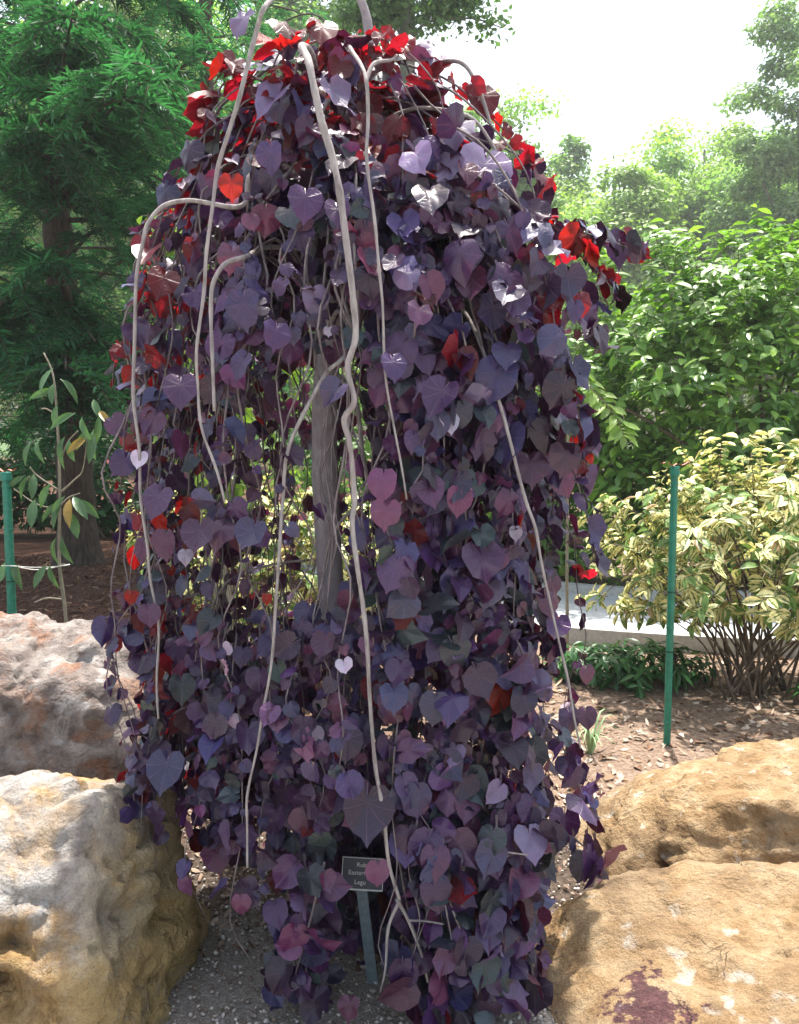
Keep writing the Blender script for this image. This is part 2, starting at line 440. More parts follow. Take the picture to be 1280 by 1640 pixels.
# gravel shows in the open in front of the tree, litter behind on the right, mulch behind on the left
fr_ = n.ramp(n.math('ADD', sp.outputs[1], n.math('MULTIPLY', n.math('SUBTRACT', mid, .5), 1.3)), [(2.42 / 10, 1.0), (2.85 / 10, 0.0)]) if False else None
m1 = n.n('MapRange'); n.i(m1.inputs[0], n.math('ADD', sp.outputs[1], n.math('MULTIPLY', n.math('SUBTRACT', mid, .5), 1.2)))
m1.inputs[1].default_value = 2.42; m1.inputs[2].default_value = 2.62; m1.inputs[3].default_value = 1; m1.inputs[4].default_value = 0
col = n.mix(m1.outputs[0], soil, grav)
m2 = n.n('MapRange'); n.i(m2.inputs[0], n.math('ADD', sp.outputs[1], n.math('MULTIPLY', n.math('SUBTRACT', mid, .5), 1.0)))
m2.inputs[1].default_value = 3.0; m2.inputs[2].default_value = 3.5
m3 = n.n('MapRange'); n.i(m3.inputs[0], n.math('ADD', sp.outputs[0], n.math('MULTIPLY', n.math('SUBTRACT', mid, .5), 1.0)))
m3.inputs[1].default_value = -.7; m3.inputs[2].default_value = .3
back = n.mix(m3.outputs[0], mulch, litter)
col = n.mix(m2.outputs[0], col, back)
m4 = n.n('MapRange'); n.i(m4.inputs[0], n.math('ADD', sp.outputs[1], n.math('MULTIPLY', big, 8.0)))
m4.inputs[1].default_value = 55; m4.inputs[2].default_value = 80
col = n.mix(m4.outputs[0], col, n.ramp(fine, [(.3, (.04, .08, .02)), (.7, (.10, .16, .05))]))
hh = n.math('ADD', n.math('MULTIPLY', fine, 1.0), n.math('MULTIPLY', grain, .4))
M_GROUND = n.done(n.pbsdf(col, .95, .15, n.bump(hh, .8, .03)))
gr = part('ground', V, F, M_GROUND); gr['kind'] = 'structure'

# paved path behind the shrubs, with a kerb
n = NT('path_concrete'); g = n.n('NewGeometry'); v = g.outputs['Position']
f = n.noise(v, 60, 5, .7); b = n.noise(v, 2.0, 5, .6)
col = n.mix(n.ramp(b, [(.35, 0.0), (.7, .5)]), n.ramp(f, [(.3, (.33, .35, .37)), (.7, (.50, .52, .54))]), (.36, .37, .37, 1))
M_PATH = n.done(n.pbsdf(col, .85, .25, n.bump(f, .4, .006)))
M_KERB = simple('kerb_concrete', (.42, .42, .40), .9, .2, .18, 35)
cl = catmull([(9, 6.9, 0), (4.5, 6.75, 0), (2.2, 6.9, 0), (.6, 7.9, 0), (-.3, 10.5, 0), (-.4, 16, 0), (1.5, 24, 0)], 60)
V, F, VK, FK = [], [], [], []
for i, p in enumerate(cl):
    t = cl[min(i + 1, 59)] - cl[max(i - 1, 0)]; t /= np.linalg.norm(t); nn = np.array((-t[1], t[0], 0))
    a, b = p + nn * .85, p - nn * .85
    V += [(a[0], a[1], .05), (b[0], b[1], .05)]
    for q, s in ((a, 1), (b, -1)):
        o = q + nn * s * .12
        VK += [(q[0], q[1], -.05), (q[0], q[1], .13), (o[0], o[1], .13), (o[0], o[1], -.05)]
    if i:
        F.append((2 * i - 2, 2 * i - 1, 2 * i + 1, 2 * i))
        for s in (0, 4):
            a0 = 8 * (i - 1) + s; a1 = 8 * i + s
            for k in range(3): FK.append((a0 + k, a0 + k + 1, a1 + k + 1, a1 + k))
pth = part('path', V, F, M_PATH); pth['kind'] = 'structure'
kb = part('kerb', VK, FK, M_KERB, smooth=False); kb['kind'] = 'structure'

# ------------------------------------------------------------------ boulders
import bmesh
def ico(sub):
    bm = bmesh.new(); bmesh.ops.create_icosphere(bm, subdivisions=sub, radius=1)
    v = [x.co.copy() for x in bm.verts]; f = [tuple(y.index for y in x.verts) for x in bm.faces]; bm.free()
    return v, f
ICO = ico(6)
def boulder_lobe(V, F, c, planes, seed, amp=.05, p=13, strata=(0, 0, 1), pit=.02, cell=.38, flat=1.0, holes=()):
    b0 = len(V); c = Vector(c); off = Vector((seed * 3.7, seed * 1.9, seed * 5.3))
    pl = [(Vector(nv).normalized(), h) for nv, h in planes]
    st = Vector(strata)
    for d in ICO[0]:
        s = 0.0
        for nv, h in pl:
            q = nv.dot(d)
            if q > 0: s += (q / h) ** p
        r = s ** (-1.0 / p)
        w = d * r
        q = Vector((w.x, w.y, w.z * flat)) + off
        e = amp * 1.0 * noise.fractal(q * 2.6, 1.0, 2.0, 3)
        rg = noise.ridged_multi_fractal(q * 3.4, .9, 2.15, 6, 1.0, 2.0)
        e += amp * .40 * (rg - 1.1)
        e -= amp * .9 * max(0.0, .10 - abs(noise.noise(q * 3.1 + Vector((0, 7, 9))))) / .10 * .35
        e += amp * .30 * noise.noise(Vector((0, 0, st.dot(w) * 22)) + q * 2.5)
        k = noise.noise(q * 10.0 + Vector((4, 1, 3)))
        if k > .18: e -= pit * (k - .18) * 2.6
        k = noise.voronoi(q * 15.0)[0][0]
        e += amp * cell * (k - .3)
        for hp, hr in holes:
            dh = (c + w - Vector(hp)).length / hr
            if dh < 1: e -= .11 * (1 - dh) ** .7 * max(0.0, noise.noise(q * 11) + .12) + .045 * (1 - dh)
        e += amp * .16 * noise.fractal(q * 26, .8, 2.0, 2)
        vd = noise.voronoi(q * 3.6 + Vector((noise.noise(q * 4) * .3, noise.noise(q * 4 + Vector((3, 3, 3))) * .3, 0)))[0]
        e += amp * .55 * (min(vd[1] - vd[0], .25) - .15)
        if vd[1] - vd[0] < .06: e -= amp * .35 * (1 - (vd[1] - vd[0]) / .06)
        V.append(c + d * (r + e))
    F += [tuple(b0 + i for i in f) for f in ICO[1]]
def boulder(name, label, lobes, mat):
    V, F = [], []
    for a in lobes: boulder_lobe(V, F, **a)
    L = Vector((lobes[0]['c'][0], lobes[0]['c'][1], 0))
    V = [v - L for v in V]
    me = mesh_from(name, V, F, mat); o = bpy.data.objects.new(name, me); o.location = L; COL.objects.link(o)
    tag(o, label, 'boulder'); return o
boulder('boulder', 'pale white and ochre boulder with pitted orange lower face, left of the tree label',
        [dict(c=(-1.10, 2.20, .18), seed=1, amp=.058, pit=.03, flat=1.3, cell=.14, holes=[((-.90, 1.84, .32), .20), ((-.98, 1.84, .20), .2), ((-.72, 1.86, .52), .10)], planes=[((1, -.15, .06), .47), ((.75, -.1, .75), .53), ((0, .1, 1), .38), ((-.5, .1, 1), .42), ((-1, 0, .1), .8), ((0, -1, .30), .42), ((.5, -1, .25), .55), ((0, 1, .2), .40), ((.8, 1, .2), .52), ((0, 0, -1), .4), ((.2, -.7, .9), .45), ((.9, 0, .35), .50)])],
        rockmat('pale_ochre_stone', 'white'))
boulder('boulder', 'wide grey and rust streaked boulder behind the pale boulder, beside the green staked sapling',
        [dict(c=(-1.85, 3.72, .2), seed=2, amp=.07, cell=.2, pit=.03, planes=[((1, -.1, .15), .95), ((.6, -.1, 1), .72), ((0, -.12, 1), .46), ((-1, 0, .1), 1.1), ((0, -1, .14), .46), ((.8, -1, .1), .88), ((0, 1, .3), .42), ((0, 0, -1), .4), ((0, -.8, 1), .56), ((.8, 1, .2), .8)])],
        rockmat('grey_rust_stone', 'grey'))
boulder('boulder', 'broad sunlit golden ochre boulder with a purple stain, in front of the cream variegated shrub',
        [dict(c=(1.52, 3.02, .0), seed=3, amp=.045, pit=.008, cell=.10, flat=2.4, holes=[((.70, 2.64, .22), .20), ((.80, 2.62, .18), .20), ((.66, 2.80, .30), .13)], planes=[((-1, -.2, .2), .84), ((-.8, 0, 1), .56), ((0, -.1, 1), .36), ((1, 0, .2), 1.1), ((0, 1, .3), .50), ((-.12, -1, .45), .46), ((-.7, .8, .3), .74), ((0, 0, -1), .4), ((-.3, .6, .9), .44)]),
         dict(c=(1.32, 2.36, -.06), seed=5, amp=.045, pit=.008, cell=.10, flat=2.4, planes=[((-1, .1, .35), 1.04), ((-.5, -.1, 1), .50), ((-.14, -.15, 1), .305), ((1, 0, .1), 1.3), ((0, -1, .3), .60), ((0, 1, .5), .30), ((0, 0, -1), .4), ((-.8, -1, .2), .98), ((-.9, .7, .3), .84)])],
        rockmat('golden_ochre_stone', 'ochre'))

# ------------------------------------------------------------------ weeping redbud
CX, CY = P(552, 1000, 2.6).x, 2.6
def prof_r(z):
    return float(np.interp(z, [.05, .3, 1.0, 1.8, 2.1, 2.3, 2.5, 2.68, 2.80, 2.86], [.56, .64, .68, .67, .60, .48, .34, .18, .06, .0]))
def front_Y(px, py):
    for Y in np.arange(1.75, 2.6, .02):
        p = P(px, py, Y); r = math.hypot(p.x - CX, p.y - CY)
        if r < prof_r(p.z): return Y
    return 2.45
DENS = ["0000355530000000", "0000566762000000", "0003788887100000", "0003788899600000", "0025778899865000",
        "0036776899985000", "0046886788980000", "0047774799980000", "0047653799990000", "0047553799980000",
        "0057653698981000", "0047443689850000", "0068666799960000", "0068887899970000", "0079987899970000",
        "0069998999770000", "0015799999980000", "0000588999950000", "0000157899600000", "0000158999600000"]
def dens(px, py):
    x = px / 80 - .5; y = py / 82 - .5
    i, j = math.floor(x), math.floor(y); fx, fy = x - i, y - j
    def g(a, b):
        b = min(max(b, 0), 19)
        return int(DENS[b][a]) if 0 <= a < 16 else 0
    return ((g(i, j) * (1 - fx) + g(i + 1, j) * fx) * (1 - fy) + (g(i, j + 1) * (1 - fx) + g(i + 1, j + 1) * fx) * fy) / 9.0

tree = thing('weeping_redbud_tree', (CX, CY, 0), 'weeping tree with cascading heart shaped purple leaves between the boulders', 'tree')
# trunk with its kinked leader
tp = [P(556, 1560, 2.6), P(552, 1400, 2.6), P(545, 1200, 2.6), P(534, 1000, 2.61), P(522, 800, 2.6), P(520, 650, 2.59), P(527, 560, 2.58), P(533, 500, 2.55), P(522, 465, 2.52), P(500, 448, 2.50), P(496, 420, 2.52), P(500, 360, 2.55), P(520, 290, 2.58), P(560, 190, 2.6), P(588, 80, 2.6), P(590, 45, 2.6), P(578, 0, 2.58), P(545, -50, 2.55)]
tp[0] = Vector((tp[1].x + .005, 2.6, -.05))
V, F = tube(tp, .048, .009, 70, 12, .06, flare=.35, pw=1.15)
part('trunk', V, F, M_TRUNK, tree)
# the branches that can be followed in the picture (px, py, distance)
BR = [
 (.0105, .0042, [(530, 230, 2.56), (512, 140, 2.42), (497, 88, 2.26), (487, 72, 2.14), (492, 95, 2.00), (500, 130, 1.96), (515, 190, 1.94), (535, 245, 1.93), (548, 300, 1.92), (553, 350, 1.92), (557, 420, 1.91), (565, 480, 1.91), (568, 540, 1.91), (559, 590, 1.91), (565, 640, 1.91), (554, 672, 1.91), (560, 720, 1.91), (566, 800, 1.92), (562, 840, 1.92), (570, 900, 1.92), (582, 970, 1.93), (588, 1030, 1.93), (590, 1100, 1.94), (597, 1170, 1.94), (603, 1240, 1.95), (610, 1300, 1.95), (622, 1380, 1.96), (637, 1440, 1.96)]),
 (.0045, .003, [(637, 1440, 2.0), (625, 1490, 2.0), (613, 1550, 2.0), (608, 1592, 2.0)]),
 (.005, .003, [(637, 1440, 2.0), (655, 1475, 2.01), (675, 1530, 2.02), (688, 1575, 2.02)]),
 (.003, .002, [(655, 1475, 2.01), (680, 1478, 2.0), (712, 1481, 2.0)]),
 (.0066, .0030, [(545, -50, 2.55), (490, -40, 2.4), (432, 5, 2.00), (410, 50, 1.98), (385, 150, 1.96), (366, 210, 1.95), (347, 270, 1.94), (338, 330, 1.93), (333, 400, 1.93), (328, 470, 1.93), (317, 560, 1.93), (316, 620, 1.93), (325, 690, 1.93), (345, 760, 1.93), (362, 805, 1.93)]),
 (.0082, .0030, [(510, 330, 2.55), (450, 225, 2.5), (410, 235, 2.45), (395, 275, 2.22), (394, 320, 2.20), (375, 333, 2.18), (335, 322, 2.16), (300, 320, 2.15), (265, 330, 2.14), (240, 355, 2.13), (225, 390, 2.12), (220, 450, 2.12), (219, 550, 2.12), (217, 640, 2.12), (222, 720, 2.12), (225, 800, 2.12), (235, 870, 2.12), (243, 930, 2.12), (250, 1000, 2.12), (250, 1090, 2.13), (255, 1150, 2.13)]),
 (.0062, .0026, [(530, 520, 2.54), (545, 500, 2.4), (555, 530, 2.3), (551, 572, 2.04), (522, 598, 2.02), (490, 650, 2.00), (462, 720, 1.98), (450, 800, 1.97), (446, 880, 1.96), (440, 960, 1.96), (430, 1060, 1.96), (418, 1150, 1.96), (412, 1200, 1.96), (395, 1270, 1.96), (393, 1320, 1.96), (395, 1385, 1.96)]),
 (.0075, .004, [(640, 90, 2.55), (690, 100, 2.5), (738, 99, 2.46), (762, 130, 2.44), (785, 190, 2.43), (800, 250, 2.42), (822, 305, 2.42)]),
 (.006, .004, [(600, 200, 2.55), (660, 175, 2.4), (710, 178, 2.34), (750, 193, 2.3), (790, 230, 2.28), (812, 280, 2.27), (826, 318, 2.27)]),
 (.0055, .0022, [(545, 60, 2.5), (565, 85, 2.2), (585, 122, 2.01), (583, 180, 1.99), (588, 260, 1.97), (600, 350, 1.95), (605, 430, 1.94), (612, 490, 1.94), (618, 600, 1.94), (631, 680, 1.94), (645, 750, 1.94), (650, 802, 1.94)]),
 (.006, .003, [(585, 122, 2.12), (600, 105, 2.15), (622, 92, 2.2), (640, 88, 2.3)]),
 (.008, .004, [(500, 400, 2.52), (430, 395, 2.4), (395, 410, 2.08), (360, 425, 2.02), (340, 455, 2.00), (334, 510, 1.99), (340, 580, 1.98), (343, 660, 1.98)]),
 (.005, .0025, [(660, 420, 2.5), (740, 500, 2.2), (800, 640, 2.06), (838, 790, 2.04), (857, 845, 2.04), (866, 900, 2.04), (882, 970, 2.04), (895, 1030, 2.04), (908, 1090, 2.04), (920, 1150, 2.04), (928, 1195, 2.04)]),
 (.008, .0035, [(540, 600, 2.55), (572, 640, 2.4), (580, 720, 2.34), (584, 785, 2.32), (570, 812, 2.3), (548, 838, 2.28), (527, 875, 2.28), (516, 930, 2.28)]),
 (.004, .0025, [(590, 830, 2.36), (600, 860, 2.36), (580, 875, 2.36), (572, 880, 2.34)]),
 (.003, .002, [(715, 1365, 2.05), (770, 1365, 2.02), (845, 1369, 2.0)]),
 (.004, .0022, [(500, 900, 2.58), (440, 905, 2.52), (380, 926, 2.45), (350, 952, 2.42), (328, 1005, 2.4)]),
 (.005, .0022, [(460, 340, 2.4), (425, 320, 2.35), (405, 310, 2.32), (430, 340, 2.28), (455, 380, 2.26), (458, 470, 2.25)]),
 (.006, .004, [(585, 82, 2.58), (560, 62, 2.5), (553, 72, 2.42), (568, 95, 2.3)]),
 (.009, .004, [(570, 150, 2.6), (620, 95, 2.55), (650, 78, 2.5), (688, 70, 2.46)]),
]
for r0, r1, pts in BR:
    V, F = tube([P(*p) + Vector(rng.normal(size=3) * .0035) for p in pts], r0, r1, len(pts) * 5, 8, .17, pw=.8)
    part('branch', V, F, M_BARK, tree)
# hanging twigs all round the crown
LP, LN, LD, LS, LC, LF = [], [], [], [], [], []     # leaf places, faces, tips, sizes, colours, score
PAL = {'P': (.054, .021, .082), 'M': (.074, .018, .062), 'S': (.036, .029, .092), 'D': (.024, .010, .038), 'G': (.022, .040, .046), 'B': (.013, .021, .062), 'N': (.125, .038, .10),
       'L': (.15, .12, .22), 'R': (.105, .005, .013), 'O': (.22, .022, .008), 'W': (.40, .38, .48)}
TR = {'R': .5, 'O': .55, 'L': .10, 'W': .15}
def leaf_col(k):
    c = np.array(PAL[k]) * .9 * (1 + .26 * rng.normal()) ; c = np.clip(c * (1 + (.03 if k in 'LW' else .12) * rng.normal(size=3)), .006, .8)
    return (*c, TR.get(k, .10) * rng.uniform(.7, 1.2))
BS = []
for r0, r1, pts in BR:
    if len(pts) > 6 or pts[0][1] >= 1440:
        for q in catmull([P(*p) for p in pts], 60)[6:]: BS.append((*PIX(q), q[1]))
BS = np.array(BS)
def blocked(p):
    """the bare front branches, the trunk and the plant label keep free of leaves in front of them"""
    px, py = PIX(p)
    m = (np.abs(BS[:, 0] - px) < 24) & (np.abs(BS[:, 1] - py - 0) < 26) & (BS[:, 2] > p[1] - .03)
    if m.any() and rng.random() < .88: return True
    if 540 < px < 645 and 1335 < py < 1600 and p[1] < 2.3: return True
    if 478 < px < 556 and 570 < py < 990 and p[1] < 2.6 and rng.random() < .75: return True
    if 310 < px < 500 and 770 < py < 985 and rng.random() < .42: return True
    if 290 < px < 420 and py > 1385 and rng.random() < .7: return True
    if 474 < px < 540 and 365 < py < 480 and p[1] < 2.5 and rng.random() < .7: return True
    return False
def add_leaf(p, n_, d, s, k, score):
    if score < 999 and blocked(np.array(p) + np.array((0, 0, -.4 * s))): return
    LP.append(p); LN.append(n_); LD.append(d); LS.append(s); LC.append(leaf_col(k)); LF.append(score)
def strand(pts, r0, dmin=0.0, jit=0.0, redness=0.0, clump=True):
    V, F = tube(pts, r0, .0012, len(pts) * 3, 5, .1)
    part('twig', V, F, M_TWIGR, tree)
    path = catmull(pts, 400)
    seg = np.linalg.norm(np.diff(np.array(path), axis=0), axis=1); L = np.concatenate([[0], np.cumsum(seg)])
    s = L[-1] * .08
    side = 1
    while s < L[-1]:
        p = path[int(np.searchsorted(L, s))]
        s += rng.uniform(.011, .027); side = -side
        px, py = PIX(p)
        dn = dens(px, py)
        cl_ = .5 + .9 * noise.noise(Vector((p[0] * 4.5, p[1] * 4.5, p[2] * 6.0)))
        pr = dn ** 2.3 * (.55 + .8 * cl_ if clump else 1)
        if dn > .95: pr = max(pr, .85)
        if rng.random() > max(pr, dmin): continue
        rad = np.array((p[0] - CX, p[1] - CY, 0)); rl = np.linalg.norm(rad) + 1e-6; rad = rad / rl
        topness = np.clip((p[2] - 2.15) / .5, 0, 1)
        tang = np.array((-rad[1], rad[0], 0)) * side
        wild = rng.random() < .42
        n_ = rad * (1 - .5 * topness) + np.array((0, 0, .38 + .75 * topness)) + rng.normal(size=3) * (.9 if wild else .42 + .25 * topness) + tang * .25
        d = np.array((0, 0, -1.0)) + rad * (.15 + .7 * topness) + rng.normal(size=3) * (.7 if wild else .36) + tang * .35
        u = rng.random()
        size = .018 + .047 * u ** 1.5 + (.010 if p[2] > 2.2 else 0) + (.006 if p[2] < .6 else 0)
        red = .52 * topness + (.17 if px < 330 else 0) + (.18 if px > 850 and py < 720 else 0) + (.15 if py < 250 else 0) + .025 + redness
        if rng.random() < red: k = 'R' if rng.random() < .85 else 'O'
        else:
            k = rng.choice(['P', 'M', 'S', 'D', 'G', 'N', 'L', 'W'], p=[.30, .13, .28, .18, .06, .02, .02, .01])
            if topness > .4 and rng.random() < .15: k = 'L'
            if px > 600 and 900 < py and rng.random() < .08: k = 'G'
        if px > 640: size *= 1.18
        if k == 'W': size = min(size, .034)
        base = np.array(p) + tang * size * .45 + rad * size * .25
        sco = FPX * size / max(base[1], .5) * (1.0 if base[1] < CY - .25 else (.6 if base[1] < CY else .2)) * (.3 if (py > 1660 or py < -30) else 1)
        add_leaf(base, n_, d, size, k, sco)
NS = 150
for i in range(NS):
    th = (i * 2.39996 + rng.normal() * .15) % (2 * math.pi)
    sc = rng.choice([rng.uniform(.78, .98), rng.uniform(.4, .85)], p=[.68, .32])
    sc *= 1 + .14 * noise.noise(Vector((math.cos(th) * 2.2, math.sin(th) * 2.2, 3.3)))
    ct, st_ = math.cos(th), math.sin(th)
    ztop = rng.uniform(2.0, 2.66)
    zb = rng.choice([rng.uniform(.06, .5), rng.uniform(.5, 1.6)], p=[.65, .35])
    # where the cascade begins: out from the leader, over an arch, then down
    r_at = prof_r(ztop) * sc
    pts = [(CX + rng.normal() * .03, CY + rng.normal() * .03, ztop - rng.uniform(.05, .25))]
    pts.append((CX + ct * r_at * .55, CY + st_ * r_at * .55, ztop + .03))
    z = ztop - .06
    mx, my = rng.normal() * .06, rng.normal() * .06
    while z > zb:
        rr = prof_r(z) * sc
        wob = .026
        qx, qy = PIX((CX + ct * rr, CY + st_ * rr, z))
        if 530 < qx < 630 and qy > 1320 and CY + st_ * rr < 2.32: break
        pts.append((CX + ct * rr + mx * (ztop - z) * .6 + rng.normal() * wob, CY + st_ * rr + my * (ztop - z) * .6 + rng.normal() * wob, z))
        z -= rng.uniform(.12, .2)
    if len(pts) < 4: continue
    strand(pts, rng.uniform(.0025, .005))
# side shoots that stand out from the crown
for pts, red in (([(760, 330, 2.4), (840, 345, 2.38), (910, 365, 2.36), (975, 385, 2.35), (1022, 402, 2.35)], .15), ([(780, 360, 2.35), (860, 380, 2.3), (930, 410, 2.28), (975, 455, 2.28), (985, 490, 2.28)], .15), ([(800, 420, 2.3), (880, 445, 2.28), (930, 480, 2.27), (955, 540, 2.27), (950, 570, 2.27)], .1),
                 ([(720, 210, 2.4), (800, 235, 2.4), (850, 262, 2.4), (862, 300, 2.4)], .3), ([(700, 190, 2.2), (770, 230, 2.15), (820, 300, 2.12), (850, 380, 2.1), (880, 470, 2.1), (900, 600, 2.1), (915, 700, 2.1)], .05), ([(820, 640, 2.2), (880, 690, 2.18), (920, 760, 2.17), (945, 850, 2.17), (950, 900, 2.17)], 0),
                 ([(660, 120, 2.35), (730, 150, 2.3), (790, 205, 2.28), (835, 262, 2.27), (858, 320, 2.27), (872, 380, 2.27)], .35), ([(640, 100, 2.5), (720, 130, 2.5), (790, 190, 2.5), (838, 250, 2.5), (862, 290, 2.5)], .45), ([(700, 260, 2.2), (780, 290, 2.16), (840, 340, 2.14), (890, 400, 2.14), (915, 470, 2.14), (925, 540, 2.14)], .1), ([(740, 300, 2.35), (830, 330, 2.32), (900, 372, 2.3), (950, 420, 2.3), (965, 500, 2.3)], .12),
                 ([(560, 60, 2.35), (610, 62, 2.3), (660, 90, 2.26), (700, 140, 2.24), (715, 200, 2.24)], .5), ([(520, 45, 2.3), (470, 60, 2.25), (440, 100, 2.22), (425, 170, 2.2)], .4), ([(860, 560, 2.2), (905, 600, 2.18), (930, 680, 2.18), (940, 770, 2.18)], .1),
                 ([(330, 440, 2.4), (270, 470, 2.4), (215, 530, 2.4), (185, 575, 2.4), (180, 620, 2.4)], .35), ([(330, 640, 2.35), (250, 670, 2.33), (205, 720, 2.32), (190, 800, 2.32)], .25), ([(320, 950, 2.3), (240, 980, 2.28), (195, 1020, 2.27), (172, 1065, 2.27)], .2), ([(300, 340, 2.42), (262, 370, 2.4), (240, 430, 2.4), (245, 500, 2.4)], .5),
                 ([(320, 1120, 2.3), (255, 1160, 2.25), (225, 1220, 2.25), (235, 1290, 2.25)], 0), ([(420, 130, 2.4), (370, 110, 2.4), (340, 140, 2.4), (325, 200, 2.4)], .5), ([(820, 1330, 2.1), (890, 1330, 2.05), (940, 1360, 2.05), (955, 1400, 2.05)], 0), ([(830, 1130, 2.12), (890, 1180, 2.1), (925, 1250, 2.1), (945, 1320, 2.1)], 0),
                 ([(700, 1380, 2.0), (730, 1470, 1.98), (770, 1560, 1.98), (800, 1620, 1.98)], 0), ([(520, 1380, 2.0), (490, 1500, 2.0), (465, 1580, 2.0), (450, 1560, 2.0)], 0), ([(640, 1380, 2.05), (660, 1480, 2.05), (700, 1560, 2.05), (720, 1640, 2.05)], 0), ([(480, 1420, 2.2), (470, 1520, 2.2), (500, 1620, 2.15)], 0)):
    strand([P(*p) for p in pts], .004, .8 if len(pts) < 7 else .6, redness=red, clump=False)
for i in range(32):       # low strands sweeping the ground in front
    x0 = rng.choice([rng.uniform(440, 520), rng.uniform(660, 860)], p=[.3, .7]); y0 = rng.uniform(1180, 1380); Y0 = rng.uniform(1.98, 2.35); x1 = x0 + rng.normal() * 18; y1 = rng.uniform(1480, 1650)
    strand([P(x0, y0, Y0), P(x0 * .6 + x1 * .4 + rng.normal() * 8, y0 * .6 + y1 * .4, Y0 - .02), P(x1 + rng.normal() * 8, y1 * .8 + y0 * .2, Y0 - .03), P(x1, y1, Y0 - .03)], .003, .6, clump=False)
for i in range(9):        # a curtain behind the plant label
    x0 = 525 + i * 14; Y0 = rng.uniform(2.36, 2.52)
    strand([P(x0 + 10, 1180, Y0), P(x0, 1260, Y0), P(x0 + rng.normal() * 8, 1400, Y0), P(x0 + rng.normal() * 10, rng.uniform(1470, 1560), Y0)], .003, .7, clump=False)
for i in range(34):
    x0 = rng.uniform(235, 520); Y0 = rng.uniform(2.15, 3.05); y0 = rng.uniform(960, 1120); x1 = x0 + rng.normal() * 25; y1 = min(rng.uniform(1240, 1420), 1310 + (x0 - 235) * .5)
    strand([P(x0 + (400 - x0) * .25, y0 - 60, Y0 + .05), P(x0, y0, Y0), P(x0 * .5 + x1 * .5, y0 * .5 + y1 * .5, Y0), P(x1, y1, Y0)], .003, .35, clump=False)
